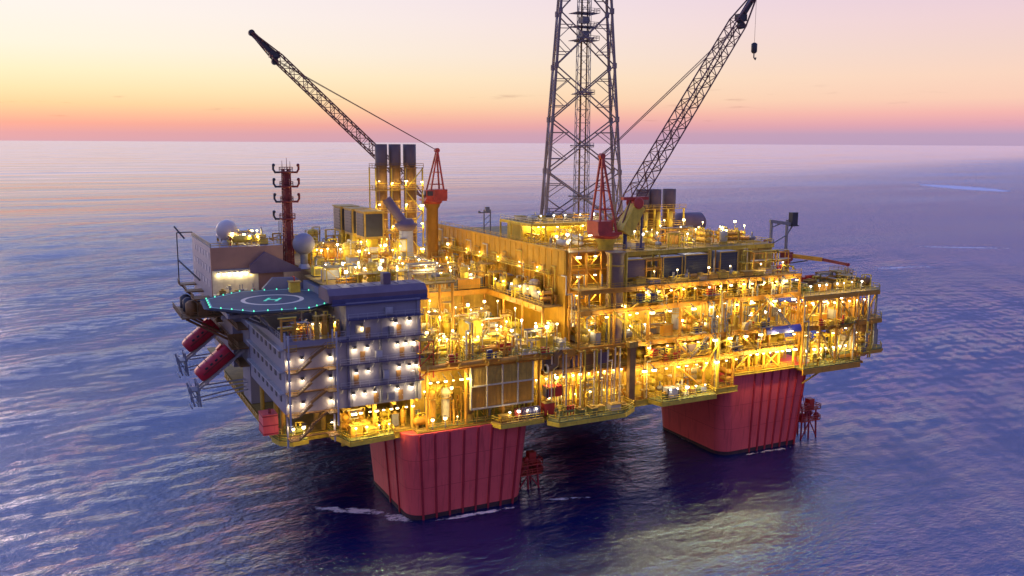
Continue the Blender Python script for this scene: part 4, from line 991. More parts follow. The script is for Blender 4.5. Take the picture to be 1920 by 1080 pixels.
# ------------------------------------------------------------------ exhaust stacks
def stack(name, x, y, z0, z1, zt, r, label, group, top, low):
    t = thing(name, label, 'exhaust stack', (x, y, z0), group)
    mb = MB(); mb.lathe([(r,0),(r,z1-z0)], (x,y,z0), 18); obj('lower_casing', mb, low, t, True)
    mb = MB(); mb.lathe([(r*1.08,0),(r*1.08,zt-z1),(r*0.9,zt-z1),(r*0.9,zt-z1-0.6)], (x,y,z1+0.01), 18); obj('upper_cowl', mb, top, t, True)
    mb = MB()
    for k in range(1, 5): z = z0+(z1-z0)*k/5; mb.lathe([(r*1.02,0),(r*1.06,0.05),(r*1.06,0.3),(r*1.02,0.35)], (x,y,z), 18)
    obj('band', mb, OCH, t, True)
    return t
SG = paint('stack_grey', (0.17,0.105,0.085), 0.6, 0.15, 0.3)
for i, (x, lab) in enumerate(((12.9,'dark topped exhaust stack at the outer edge of the left trio, farthest from the crane'),(16.7,'dark topped exhaust stack in the middle of the trio of three'),(20.9,'dark topped exhaust stack of the trio standing nearest the red crane cab'))):
    stack('exhaust_stack', x, 60, 49.9, 73.8, 79.5, 1.5 if i < 2 else 1.62, lab, 'three tall exhaust stacks', SG, BRN)
t = thing('stack_frame', 'yellow access frame wrapped around the three tall exhaust stacks', 'steel frame', (16.9, 60, 49.9))
for x in (10.4, 14.8, 18.8, 23.6):
    for y in (57.4, 62.6):
        mb = MB(); mb.bar((x,y,49.9), (x,y,73.4), 0.3); obj('post', mb, YEL, t, True)
for z in (56, 61.5, 67.5, 73.3):
    mb = MB(); mb.box(10.2,23.8,57.2,58.3,z-0.15,z); mb.box(10.2,23.8,61.7,62.8,z-0.15,z); mb.box(10.2,11.2,58.3,61.7,z-0.15,z); mb.rail([(10.2,62,z),(10.2,57.2,z),(23.8,57.2,z)], 1.1, 0.06, 2); obj('walkway', mb, OCH if z < 70 else BRN, t, True)
for k, z in enumerate((50.2, 56, 61.5, 67.5)):
    mb = MB(); mb.bar((18.8,57.3,z), (23.6,57.3,z+5.6), 0.22) if k % 2 else mb.bar((23.6,57.3,z), (18.8,57.3,z+5.6), 0.22); obj('brace', mb, YEL, t, True)
for i, (x, lab) in enumerate(((80.6,'squat grey stack hidden partly by the red crane boom foot'),(84.6,'squat grey stack between two others beside the red crane boom'),(89.6,'squat grey stack standing nearest the dark drum'))):
    stack('exhaust_stack', x, 36, 53.9, 62.4, 67.4, 1.75, lab, 'three squat grey exhaust stacks', SG, BRN)
t = thing('stack_frame', 'ochre pipe frame holding the three squat grey stacks', 'steel frame', (85.5, 36, 53.9))
for x in (78, 82.6, 87.2, 92.6):
    mb = MB(); mb.bar((x,33,53.9), (x,33,62.2), 0.4); obj('post', mb, YEL, t, True)
for z in (57.6, 62.2):
    mb = MB(); mb.box(77.5,93,32.6,34,z-0.15,z); mb.rail([(77.5,32.6,z),(93,32.6,z)], 1.1, 0.06, 2); obj('walkway', mb, OCH, t, True)
for i, x in enumerate((79.0, 83.2, 87.4)):
    mb = MB(); mb.path([(x,32,53.9), (x,32,59), (x+1.2,33.6,61)], 0.55, 8); obj('exhaust_duct', mb, YEL, t, True)
# grey elbow funnel in front of the trio
t = thing('exhaust_funnel', 'pale grey funnel with flared cone in front of the exhaust stacks', 'funnel', (13.6, 42, 49.9))
mb = MB(); mb.lathe([(1.75,0),(1.75,8.2)], (13.0,42,49.9), 18); obj('pipe', mb, LGR, t, True)
mb = MB(); mb.lathe([(1.85,0),(3.0,1.6),(2.2,1.9),(1.6,3.0)], (13.0,42,58.11), 18); mb.tube((12.4,42,60), (8.6,44,66.0), 1.2, 14); obj('cone', mb, PUR, t, True)
# black vent cowls in a row
for i, (y, lab) in enumerate(((74,'black intake cowl farthest back beside the mast'),(63.5,'black intake cowl in the middle of its row'),(53,'black intake cowl closest to the exhaust stacks and funnel'))):
    t = thing('intake_cowl', lab, 'air intake', (6.5, y, 49.9), 'black air intake cowls on the utility block')
    mb = MB(); mb.box(-1.9,3.2,-3.6,3.6,5.6,12.4); mb.box(-2.2,3.4,-3.9,3.9,12.4,12.7); obj('cowl_box', mb, OCH, t)
    mb = MB(); mb.box(-2.02,-1.902,-2.9,2.9,6.2,12.0); mb.box(-1.6,2.8,-3.72,-3.602,6.2,12.0)
    for k in range(7): mb.box(-2.2,-2.021,-2.9,2.9,6.5+k*0.8,6.62+k*0.8)
    obj('louvre', mb, DRK, t)
    mb = MB()
    for sx in (-1.7, 3.0):
        for sy in (-3.3,3.3): mb.bar((sx,sy,0), (sx,sy,5.6), 0.35)
    mb.box(-1,2,-2,2,0.6,5.59); obj('support', mb, YEL, t)

# dark cooler panels on the process block front
for i, (x0, x1, z0, z1, lab, m_) in enumerate(((53.8,59.8,48.3,52.9,'dull violet louvred cooler panel nearest the crane pedestal',PUR),(64.7,70.6,47.6,53.0,'dark louvred cooler panel with yellow pipe column at its side',DRK),(71.3,78.6,47.6,53.2,'dark louvred cooler panel in the long row beside a twin panel',DRK),(82.2,88.0,47.5,53.4,'dark louvred cooler panel at the row end beside the orange pipe tower',DRK))):
    t = thing('cooler_panel', lab, 'cooler', ((x0+x1)/2, 4.4, 47.25), 'dark louvred coolers along the process block')
    mb = MB(); mb.box(x0+0.1,x1-0.1,4.5,7.6,z0,z1-0.05); obj('housing', mb, GRY, t, True)
    mb = MB(); mb.box(x0+0.25,x1-0.25,4.36,4.497,z0+0.3,z1-0.3)
    for k in range(9): z = z0+0.45+k*(z1-z0-0.9)/8; mb.box(x0+0.25,x1-0.25,4.22,4.358,z-0.06,z+0.06)
    obj('louvre', mb, m_ if m_ is PUR else paint('louvre_blue_black', (0.035,0.04,0.065), 0.5, 0.2), t, True)
    mb = MB(); mb.box(x0,x1,4.2,4.355,z1-0.28,z1); mb.box(x0,x1,4.2,4.355,z0,z0+0.25); mb.box(x0,x0+0.24,4.21,4.354,z0+0.25,z1-0.28); mb.box(x1-0.24,x1,4.21,4.354,z0+0.25,z1-0.28); obj('frame', mb, OCH, t, True)
    mb = MB()
    for x in (x0+0.6,x1-0.6): mb.bar((x,6,47.25), (x,6,z0), 0.3)
    obj('support', mb, ORA, t, True)
# dark round drum at the right back
t = thing('storage_drum', 'big dark violet horizontal drum on the process block roof beside the squat stacks', 'drum', (101, 42, 53.9))
mb = MB(); mb.lathe([(0.5,-5.2),(2.2,-4.9),(3.0,-4.0),(3.0,3.4),(2.2,4.3),(0.5,4.6)], (100.4,40,57.2), 22, 'x'); obj('shell', mb, PUR, t, True)
for x in (97.6, 102.4):
    mb = MB(); mb.box(x-0.3,x+0.3,38,42,53.9,55.2); obj('saddle', mb, OCH, t, True)
# upper module with open top behind the firewall
t = deck_frame('upper_module', 'open topped yellow module with pale rails between firewall and lattice tower', 'process module', 40.5, 60.5, 26, 44, [53.92, 60.0], 5, 3, [(0,0,'x'),(3,0,'x')], YEL, DPL, 0.5, True, False, 'flr', 0.7, railmat=CRE)
mb = MB(); mb.box(42,59.5,34,43,53.95,59.6); obj('core_wall', mb, YEL, t, True)

# blue cover strip
t = thing('blue_awning', 'bright blue tarpaulin strip hung along the front rail above the far column', 'tarpaulin', (99.5, -1.3, 32.4))
mb = MB(); mb.ext([(-1.45,32.2),(-1.35,33.3),(-0.95,34.0),(-0.9,33.9),(-1.25,33.2),(-1.33,32.2)], 'x', 93.6, 105.2); obj('sheet', mb, BLU, t, True)
mb = MB(); mb.tube((93.5,-1.4,32.2), (105.3,-1.4,32.2), 0.1, 6); obj('rod', mb, GRY, t, True)
# long front pipe along the middle deck
t = thing('front_pipe', 'long thick orange pipe lying along the front edge of the open bay deck', 'pipe', (14, -1.4, 33.2))
mb = MB(); mb.tube((-0.6,-1.6,33.6), (30.2,-1.6,33.6), 0.62, 12); obj('pipe_run', mb, ORA, t, True)
for x in (1,8,15,22,29):
    mb = MB(); mb.lathe([(0.64,-0.2),(0.85,-0.15),(0.85,0.15),(0.64,0.2)], (x,-1.6,33.6), 12, 'x'); obj('flange', mb, OCH, t, True)
t = thing('pipe_elbow', 'brown bent pipe end dropping at the right end of the orange bay beam', 'pipe', (30.5, -1.6, 33.4))
mb = MB(); mb.path([(29.0,-2.0,30.6),(30.4,-2.0,30.6),(31.6,-2.0,31.4),(31.6,-2.0,33.6),(33,-2.0,34.2)], 0.75, 10); obj('pipe_run', mb, BRN, t, True)
mb = MB(); mb.lathe([(0.78,-0.2),(1.05,-0.15),(1.05,0.15),(0.78,0.2)], (29.2,-2,30.6), 12, 'x'); obj('flange', mb, CRE, t, True)

# boat landings at the columns
def landing(x, y, z, label, s=1.0):
    t = thing('boat_landing', label, 'boat landing', (x, y, 0), 'red boat landings at the columns')
    for dx in (0.2, 3.0, 5.8):
        for dy in (0, 4):
            mb = MB(); mb.tube((dx,dy,-2), (dx*0.9,dy,z), 0.24, 8); obj('pile', mb, HUD, t)
    for zz in (z*0.62, z):
        mb = MB(); mb.box(-0.4,6.4,-0.6,4.6,zz-0.25,zz); mb.rail([(-0.4,-0.6,zz),(6.4,-0.6,zz),(6.4,4.6,zz)], 1.2, 0.08, 1.3); obj('platform', mb, CRA, t)
    for a, b in (((0.2,-0.1,0),(3,-0.1,z*0.6)),((3,-0.1,z*0.6),(5.8,-0.1,0)),((0.2,-0.1,z*0.6),(3,-0.1,z))):
        mb = MB(); mb.tube(a, b, 0.17, 6); obj('brace', mb, HUD, t)
    mb = MB(); mb.box(3.6,5.4,0.8,2.6,z,z+2.4); mb.box(1,2.2,1,2.4,z*0.62,z*0.62+1.6); mb.ball((2.6,0.6,z+1.0), 0.7, 8, 6); obj('locker', mb, RED, t)
    mb = MB(); mb.ball((6.6,1,z*0.7), 0.9, 10, 8); mb.ball((6.6,3.6,z*0.7), 0.9, 10, 8); obj('fender', mb, HUD, t)
    return t
landing(113.0, 4.5, 8.2, 'red boat landing on piles beside the far column')
landing(26.0, 5.5, 6.0, 'red boat landing low on the water beside the near column')
mb = MB(); mb.path([(113.4,5,8.3),(112.4,5,14),(112.4,5,20)], 0.16, 6); mb.path([(114.8,5,8.3),(113.0,5,14),(113.0,5,20)], 0.12, 6); o = obj('access_ladder', mb, HUD); tag(o, 'thin dark ladder dropping to the red boat landing at the far column', 'ladder')
# ------------------------------------------------------------------ process equipment, each piece a thing with its parts
R_ = RND
def U(a, b): return R_.uniform(a, b)
def eq(name, noun, cat, group, m, x, y, z, rz, zone):
    t = thing(name, None, cat, (x, y, z), group, rz, reg=True)
    t['label'] = (COLN.get(m, '')+' '+noun+' '+zone).strip()
    return t
def vessel_v(x, y, z, h, m, rz, zone, w):
    r = min(w*0.42, h*0.28)
    t = eq('pressure_vessel', ('tall' if h > 5 else 'short')+' upright vessel', 'pressure vessel', 'upright pressure vessels on the platform decks', m, x, y, z, rz, zone)
    sk = h*0.16
    mb = MB(); mb.lathe([(r*0.9,0),(r*0.9,sk)], (0,0,0), 14); obj('skirt', mb, OCH, t)
    mb = MB(); mb.lathe([(r*0.35,sk-r*0.1),(r*0.8,sk+r*0.12),(r,sk+r*0.4),(r,h-r*0.5),(r*0.8,h-r*0.18),(r*0.3,h)], (0,0,0), 16); obj('shell', mb, m, t)
    mb = MB(); mb.tube((0,0,h), (0,0,h+0.5), r*0.22, 8); mb.tube((0,-r*0.9,h*0.6), (0,-r*1.5,h*0.6), r*0.25, 8); mb.path([(0,0,h+0.5),(r*1.3,0,h+0.5),(r*1.3,0,0)], r*0.13, 6); obj('nozzle_pipe', mb, YEL if m is not YEL else CRE, t)
    if h > 4:
        mb = MB(); mb.lathe([(r*1.02,0),(r*1.5,0.02),(r*1.5,0.14),(r*1.02,0.15)], (0,0,h*0.72), 12); mb.rail([(r*1.45*math.cos(a*PI/4), r*1.45*math.sin(a*PI/4), h*0.72+0.14) for a in range(9)], 1.0, 0.045, 2); obj('platform', mb, OCH, t)
    return t
def vessel_h(x, y, z, h, m, rz, zone, w):
    L = w*1.5; r = min(h*0.3, w*0.38, 1.6); c = r+0.5
    t = eq('horizontal_vessel', ('long' if L > 4 else 'stubby')+' lying vessel', 'pressure vessel', 'lying pressure vessels on the platform decks', m, x, y, z, rz, zone)
    mb = MB(); mb.lathe([(r*0.3,-L/2),(r*0.8,-L/2+r*0.25),(r,-L/2+r*0.6),(r,L/2-r*0.6),(r*0.8,L/2-r*0.25),(r*0.3,L/2)], (0,0,c), 16, 'x'); obj('shell', mb, m, t)
    for s in (-1,1):
        mb = MB(); mb.box(s*L*0.3-0.15,s*L*0.3+0.15,-r*0.8,r*0.8,0,c-r*0.5); obj('saddle', mb, OCH, t)
    mb = MB(); mb.path([(-L*0.2,0,c+r-0.1),(-L*0.2,0,c+r+0.7),(L*0.25,0,c+r+0.7),(L*0.25,-r*1.3,c+r+0.7),(L*0.25,-r*1.3,0)], 0.16, 6); mb.tube((L*0.1,0,c+r-0.1), (L*0.1,0,c+r+0.35), r*0.3, 8); obj('nozzle_pipe', mb, YEL if m is not YEL else GRY, t)
    return t
def exchanger(x, y, z, h, m, rz, zone, w):
    L = w*1.5; r = min(h*0.16, 0.75)
    t = eq('heat_exchanger', 'stacked pair of exchanger shells', 'heat exchanger', 'stacked heat exchangers on the decks', m, x, y, z, rz, zone)
    for k in range(2):
        c = 0.7+r+k*r*2.5
        mb = MB(); mb.lathe([(r*0.4,-L/2),(r,-L/2+0.2),(r,L/2-0.9),(r*1.2,L/2-0.88),(r*1.2,L/2-0.7),(r,L/2-0.68),(r,L/2)], (0,0,c), 14, 'x'); obj('shell', mb, m, t)
    mb = MB()
    for s in (-0.35,0.3):
        mb.bar((s*L,-r*1.2,0), (s*L,-r*1.2,r*5+0.8), 0.18); mb.bar((s*L,r*1.2,0), (s*L,r*1.2,r*5+0.8), 0.18); mb.bar((s*L,-r*1.2,0.6), (s*L,r*1.2,0.6), 0.18)
    mb.bar((-0.35*L,0,0.55), (0.3*L,0,0.55), 0.18)
    obj('support_frame', mb, OCH, t)
    mb = MB(); mb.path([(L*0.2,0,r*5.2),(L*0.2,0,r*5.2+0.9),(L*0.2,-r*2,r*5.2+0.9),(L*0.2,-r*2,0)], 0.17, 6); obj('connecting_pipe', mb, YEL, t)
    return t
def pump(x, y, z, h, m, rz, zone, w):
    t = eq('pump_skid', 'pump skid', 'pump', 'pump skids on the decks', m, x, y, z, rz, zone)
    mb = MB(); mb.box(-w*0.7,w*0.7,-w*0.3,w*0.3,0,0.3); obj('base', mb, OCH, t)
    r = min(0.55, w*0.22)
    mb = MB(); mb.lathe([(r*0.7,-w*0.6),(r,-w*0.55),(r,-w*0.05),(r*0.6,0)], (0,0,0.45+r), 12, 'x'); obj('motor', mb, m, t)
    mb = MB(); mb.lathe([(r*0.5,0.02),(r*1.15,w*0.12),(r*1.15,w*0.4),(r*0.6,w*0.5)], (0,0,0.5+r), 12, 'x'); mb.tube((w*0.26,0,0.5+r), (w*0.26,0,1.6+r*2), r*0.35, 8); obj('pump_casing', mb, GRY if m is not GRY else ORA, t)
    return t
def cabinet(x, y, z, h, m, rz, zone, w):
    hh = min(h*0.6, 2.8)
    t = eq('equipment_cabinet', ('tall' if hh > 2.2 else 'low')+' control cabinet', 'cabinet', 'control cabinets on the decks', m, x, y, z, rz, zone)
    mb = MB(); mb.box(-w*0.5,w*0.5,-w*0.3,w*0.3,0.12,hh); obj('body', mb, m, t)
    for s in (-1,1):
        mb = MB(); mb.box(s*w*0.24-w*0.2,s*w*0.24+w*0.2,-w*0.3-0.06,-w*0.3-0.002,0.3,hh-0.2); obj('door', mb, m, t)
    mb = MB(); mb.box(-w*0.55,w*0.55,-w*0.35,w*0.35,hh+0.002,hh+0.14); mb.box(-w*0.2,w*0.2,-w*0.2,w*0.2,hh+0.142,hh+0.5); obj('hood', mb, OCH, t)
    mb = MB(); mb.box(-w*0.45,w*0.45,-w*0.28,w*0.28,0,0.118); obj('plinth', mb, DRK, t)
    return t
def container(x, y, z, h, m, rz, zone, w):
    L = max(w*1.3, 3.0); W_ = 2.2; hh = min(2.6, h)
    t = eq('cargo_container', ('long' if L > 4.2 else 'short')+' corrugated container', 'container', 'cargo containers on the decks', m, x, y, z, rz, zone)
    mb = MB(); mb.box(-L/2,L/2,-W_/2,W_/2,0.15,hh)
    for k in range(int(L/0.5)): a = -L/2+0.25+k*0.5; mb.box(a,a+0.22,-W_/2-0.07,-W_/2-0.001,0.3,hh-0.2); mb.box(a,a+0.22,W_/2+0.001,W_/2+0.07,0.3,hh-0.2)
    obj('body', mb, m, t)
    mb = MB(); mb.box(-L/2-0.08,-L/2-0.002,-W_/2+0.1,-0.03,0.3,hh-0.15); mb.box(-L/2-0.08,-L/2-0.002,0.03,W_/2-0.1,0.3,hh-0.15); obj('door', mb, GRY, t)
    mb = MB()
    for a in (-L/2,L/2):
        for b in (-W_/2,W_/2): mb.cbox((a,b,hh/2+0.07), (0.2,0.2,hh+0.1))
    obj('corner_frame', mb, DRK if m is not DRK else GRY, t)
    return t
def pipe_bundle(x, y, z, h, m, rz, zone, w):
    t = eq('pipe_bundle', ('high' if h > 4.5 else 'low')+' cluster of bent pipes', 'pipes', 'clusters of bent pipes on the decks', m, x, y, z, rz, zone)
    mats = [m, m, R_.choice([YEL, CRE, ORA]), R_.choice([OCH, GRY, m]), m]
    for k in range(5):
        mb = MB(); r = U(0.09, 0.24)
        p = [U(-w*0.6,w*0.6), U(-w*0.4,w*0.4), 0.0]; pts = [tuple(p)]
        for j in range(R_.randint(3,5)):
            ax = R_.choice((0,1,2,2)) if j else 2
            if ax == 2: p[2] = U(h*0.25, h*0.95)
            elif ax == 0: p[0] = U(-w*0.7,w*0.7)
            else: p[1] = U(-w*0.45,w*0.45)
            if sum(abs(a-b) for a, b in zip(p, pts[-1])) > 0.4: pts.append(tuple(p))
        if len(pts) < 2: pts.append((p[0],p[1],h*0.8))
        if p[2] > 0.3: pts.append((p[0]+0.001,p[1],0.0)) if R_.random() < .6 else None
        pts = [q for q in pts if q]
        mb.path(pts, r, 6); mb.lathe([(r*1.7,0),(r*1.7,0.16)], (pts[0][0],pts[0][1],h*0.18), 8)
        obj('pipe', mb, mats[k], t)
    return t
def rack(x, y, z, h, m, rz, zone, w):
    L = w*1.8; hh = min(h*0.9, 5.5)
    t = eq('pipe_rack', ('tall' if hh > 3.6 else 'low')+' pipe rack', 'pipe rack', 'pipe racks on the decks', m, x, y, z, rz, zone)
    for a in (-L/2, L/2):
        for b in (-w*0.25, w*0.25):
            mb = MB(); mb.bar((a,b,0), (a,b,hh), 0.26); obj('leg', mb, m, t)
    mb = MB()
    for q in (0.55, 0.97):
        for a in (-L/2, L/2): mb.bar((a,-w*0.3,hh*q), (a,w*0.3,hh*q), 0.22)
        for b in (-w*0.25,w*0.25): mb.bar((-L/2,b,hh*q-0.25), (L/2,b,hh*q-0.25), 0.2)
    obj('beam', mb, m, t)
    for k in range(4):
        b = -w*0.22+k*w*0.15; q = (0.55,0.97)[k % 2]; r = U(0.1,0.2)
        mb = MB(); mb.tube((-L/2-U(0.2,0.8),b,hh*q+0.11+r), (L/2+U(0.2,0.8),b,hh*q+0.11+r), r, 8); obj('pipe', mb, R_.choice([YEL,CRE,GRY,ORA]), t)
    return t
def manifold(x, y, z, h, m, rz, zone, w):
    t = eq('valve_manifold', 'valve manifold with small wheels', 'valves', 'valve manifolds on the decks', m, x, y, z, rz, zone)
    L = w*1.3
    mb = MB(); mb.tube((-L/2,0,0.9), (L/2,0,0.9), 0.26, 10); mb.tube((-L/2,0.5,1.7), (L/2,0.5,1.7), 0.2, 8); obj('header', mb, m, t)
    for k in range(4):
        a = -L*0.4+k*L*0.27; mb = MB(); mb.tube((a,0,0), (a,0,2.0), 0.13, 8); mb.lathe([(0.3,-0.14),(0.3,0.14)], (a,0,1.5), 8); mb.lathe([(0.36,0),(0.36,0.07)], (a,0,2.1), 10); obj('valve', mb, R_.choice([RED,YEL,GRY,CRE]), t)
    return t
def tankv(x, y, z, h, m, rz, zone, w):
    r = w*0.5; hh = min(h*0.75, r*2.2)
    t = eq('storage_tank', 'round flat topped tank', 'tank', 'round storage tanks on the decks', m, x, y, z, rz, zone)
    mb = MB(); mb.lathe([(r,0),(r,hh),(r*0.7,hh+0.25),(0.1,hh+0.4)], (0,0,0), 18); obj('shell', mb, m, t)
    mb = MB(); mb.rail([(r*0.95*math.cos(a*PI/5), r*0.95*math.sin(a*PI/5), hh) for a in range(11)], 1.0, 0.045, 2); obj('handrail', mb, OCH, t)
    mb = MB(); mb.path([(0,-r-0.2,0),(0,-r-0.2,hh*0.8),(0,-r+0.1,hh*0.8)], 0.14, 6); mb.bar((r+0.15,0.2,0), (r+0.15,0.2,hh+1), 0.07); mb.bar((r+0.15,-0.2,0), (r+0.15,-0.2,hh+1), 0.07); obj('ladder', mb, YEL, t)
    return t
def genset(x, y, z, h, m, rz, zone, w):
    L = w*1.4; hh = min(h*0.6, 2.9)
    t = eq('generator_enclosure', 'generator housing with roof exhaust', 'generator', 'generator housings on the decks', m, x, y, z, rz, zone)
    mb = MB(); mb.box(-L/2,L/2,-w*0.38,w*0.38,0.25,hh); obj('body', mb, m, t)
    mb = MB()
    for k in range(6): mb.box(-L*0.42,-L*0.05,-w*0.38-0.08,-w*0.38-0.002,0.6+k*(hh-1)/6,0.72+k*(hh-1)/6)
    obj('louvre', mb, DRK, t)
    mb = MB(); mb.box(L*0.08,L*0.36,-w*0.38-0.06,-w*0.38-0.003,0.4,hh-0.3); obj('door', mb, OCH, t)
    mb = MB(); mb.box(L*0.1,L*0.4,-w*0.2,w*0.2,hh+0.002,hh+0.7); mb.path([(-L*0.3,0,hh),(-L*0.3,0,hh+1.2),(-L*0.3,-0.6,hh+1.6)], 0.22, 8); obj('exhaust', mb, GRY, t)
    mb = MB(); mb.box(-L/2-0.1,L/2+0.1,-w*0.42,w*0.42,0,0.248); obj('base', mb, DRK, t)
    return t
def scaffold(x, y, z, h, m, rz, zone, w):
    t = eq('access_tower', ('tall' if h > 4.5 else 'low')+' railed access tower', 'access tower', 'railed access towers on the decks', m, x, y, z, rz, zone)
    hh = h*0.9; a = w*0.5
    for sx in (-a,a):
        for sy in (-a*0.8,a*0.8):
            mb = MB(); mb.bar((sx,sy,0), (sx,sy,hh), 0.22); obj('post', mb, m, t)
    n = max(1, int(hh/2.6))
    for k in range(1, n+1):
        z0 = hh*k/n
        mb = MB(); mb.box(-a*1.15,a*1.15,-a,a,z0-0.12,z0); mb.rail([(-a*1.1,-a*0.95,z0),(a*1.1,-a*0.95,z0),(a*1.1,a*0.95,z0)], 1.0, 0.045, 1.2); obj('floor', mb, OCH, t)
        mb = MB(); mb.bar((-a,-a*0.8,hh*(k-1)/n), (a,-a*0.8,z0), 0.3, 0.14); obj('stair_flight', mb, m, t)
    return t
def crate(x, y, z, h, m, rz, zone, w):
    s = min(w*0.55, 1.5); hh = min(1.5, h*0.6)
    t = eq('supply_crate', 'square lidded crate', 'crate', 'lidded crates on the decks', m, x, y, z, rz, zone)
    mb = MB(); mb.box(-s,s,-s*0.7,s*0.7,0.15,hh); 
    for k in range(5): mb.box(-s+0.1+k*s*0.45,-s+0.25+k*s*0.45,-s*0.7-0.06,-s*0.7-0.001,0.2,hh-0.05)
    obj('body', mb, m, t)
    mb = MB(); mb.box(-s*1.06,s*1.06,-s*0.78,s*0.78,hh+0.002,hh+0.16); obj('lid', mb, OCH if m is not OCH else GRY, t)
    mb = MB()
    for k in (-0.8,0,0.8): mb.box(k*s-0.1,k*s+0.1,-s*0.7,s*0.7,0,0.148)
    obj('runner', mb, BRN, t)
    return t
def pod(x, y, z, h, m, rz, zone, w):
    r = min(0.85, h*0.3, w*0.4)
    t = eq('steel_drum', 'standing ribbed drum', 'drum', 'ribbed drums on the decks', m, x, y, z, rz, zone)
    mb = MB(); mb.lathe([(r*0.9,0),(r,0.06),(r,r*0.9),(r*1.05,r*0.95),(r,r),(r,r*1.8),(r*1.05,r*1.85),(r,r*1.9),(r,r*2.7),(r*0.9,r*2.75)], (0,0,0), 14); obj('drum_shell', mb, m, t)
    mb = MB(); mb.lathe([(r*0.2,0),(r*0.2,0.1)], (r*0.4,0,r*2.75), 8); obj('cap', mb, LGR, t)
    return t

WARMC = [YEL]*6+[ORA]*4+[OCH]*4+[CRE]*2+[GRY]*2+[BRN]
def fill(zone, x0, x1, y0, y1, z, h, n, kinds, cols=WARMC, wmax=4.2, jit=0.35, group_rows=1, rots=(0, PI/2, PI, 0)):
    """a loose grid of equipment over a piece of deck"""
    rows = group_rows; per = max(1, round(n/rows)); 
    for r in range(rows):
        for k in range(per):
            cw = (x1-x0)/per; cd = (y1-y0)/rows
            x = x0+cw*(k+0.5)+U(-1,1)*cw*jit*0.5; y = y0+cd*(r+0.5)+U(-1,1)*cd*jit*0.5
            w = min(wmax, max(1.2, cw*U(0.72,0.98)))
            f = R_.choice(kinds); m = R_.choice(cols)
            if f in (container, crate, cabinet, genset) and R_.random() < 0.35: m = R_.choice([WHT, NAV, GRY, GRN, CRE, LGR])
            hh = h*U(0.62, 1.0)
            rz = R_.choice(rots)
            if rows > 1 and cd > w*1.2 and R_.random() < 0.4: rz += PI/2
            f(x, y, z, hh, m, rz, zone, min(w, cd*1.1) if rz % PI > 0.1 else w)

TALL = [vessel_v, vessel_v, pipe_bundle, pipe_bundle, rack, scaffold, vessel_h, exchanger]
LOW = [pump, cabinet, manifold, pipe_bundle, vessel_h, crate, rack, exchanger]
YARD = [container, crate, cabinet, genset, vessel_h, pipe_bundle, rack]
fill('under the lavender quarters', -15.5, -1.5, 2.6, 7.5, 20.05, 5.6, 8, LOW+[vessel_v], [YEL]*4+[ORA]*4+[CRE], group_rows=1)
fill('on the railed porch below the quarters', -15.4, -6.6, -0.2, 5.5, 20.32, 4.2, 6, LOW, [YEL]*4+[ORA]*3+[RED], group_rows=2)
fill('on the little corner porch', -27.4, -22.4, 5.0, 8.2, 20.42, 3, 2, LOW, [YEL, GRN, CRE])
fill('left of the brown panelled wall', -0.4, 10.4, 0.4, 6, 20.03, 9.5, 8, TALL+LOW, [YEL]*4+[ORA]*5+[CRE]*2, group_rows=2)
fill('behind the brown panelled wall', 11, 26, 0.6, 5, 20.03, 9.0, 5, TALL, [OCH, ORA, BRN])
for i, (x, m) in enumerate(((21.8,MAR),(23.4,PUR),(25.0,NAV),(26.4,NAV))):
    pod(x, -2.9, 20.22, 3.2, m, 0, 'on the drum porch in front of the near column', 2.2)
crate(18.6, -2.8, 20.22, 2.2, ORA, 0, 'on the drum porch in front of the near column', 2.2)
fill('on the deck behind the hanging posts', 28.5, 51, 0.8, 6.5, 20.04, 8.8, 14, TALL+LOW, [YEL]*6+[CRE]*2+[ORA]*3+[GRN], group_rows=2)
fill('on the broad porch before the hanging posts', 30, 48, -7.6, -3.6, 20.22, 3.0, 7, LOW, [GRY, GRN, YEL, OCH, CRE, GRN])
cabinet(29.4, -2.6, 20.22, 5.2, RED, 0, 'at the broad porch corner', 2.6); container(32.0, -0.0, 23.4, 3.0, RED, 0, 'above the broad porch corner', 3.0)
fill('on the deck left of the far column', 54, 85, 0.6, 6.5, 20.04, 8.0, 16, TALL+LOW, [YEL]*6+[CRE]*2+[ORA]*3, group_rows=2)
fill('on the far porch beside the braced post', 59.5, 73.5, -5.2, -1.6, 20.22, 2.8, 7, [crate, cabinet, pump, manifold, container, pod], [GRY, NAV, GRN, CRE, BRN, LGR])
fill('on top of the far column', 87, 104, 0.8, 6.8, 22.78, 5.3, 10, TALL+[manifold], [YEL]*4+[ORA]*5)
# dark storage lockers hanging below the middle deck
for x0_, n_, zn_ in ((31.5, 5, 'under the green deck right of the panelled wall'), (61, 5, 'under the brown deck above the far porch')):
    for k in range(n_):
        cabinet(x0_+k*3.4, 0.6, 29.0 if x0_ > 50 else 29.6, 6, R_.choice([NAV, PUR, DRK, BRN]), 0, zn_, 3.0)
    t_ = thing('locker_shelf', 'long brown shelf carrying dark lockers '+zn_, 'shelf', (x0_+6.8, 0.6, 29.0))
    mb = MB(); mb.box(x0_-2, x0_+15.6, -0.45, 2, 28.62, 28.96 if x0_ > 50 else 29.56); obj('plate', mb, BRN, t_, True)
fill('in the open bay behind the front pipe', 2.6, 36.5, 0.8, 8.5, 34.05, 5.2, 28, LOW+[vessel_v, scaffold], [YEL]*7+[ORA]*4+[CRE]*3+[GRN], group_rows=2)
fill('deep in the open bay below the high orange deck', 3, 31.5, 11, 34, 34.05, 8.6, 30, TALL+[tankv, genset], [YEL]*7+[ORA]*4+[CRE]*3, group_rows=3)
genset(20.5, 7.5, 34.05, 9, YEL, 0, 'standing in the brightly lit open bay', 5.6); tankv(17.6, 13, 34.05, 12, YEL, 0, 'looming in the brightly lit open bay', 5.5)
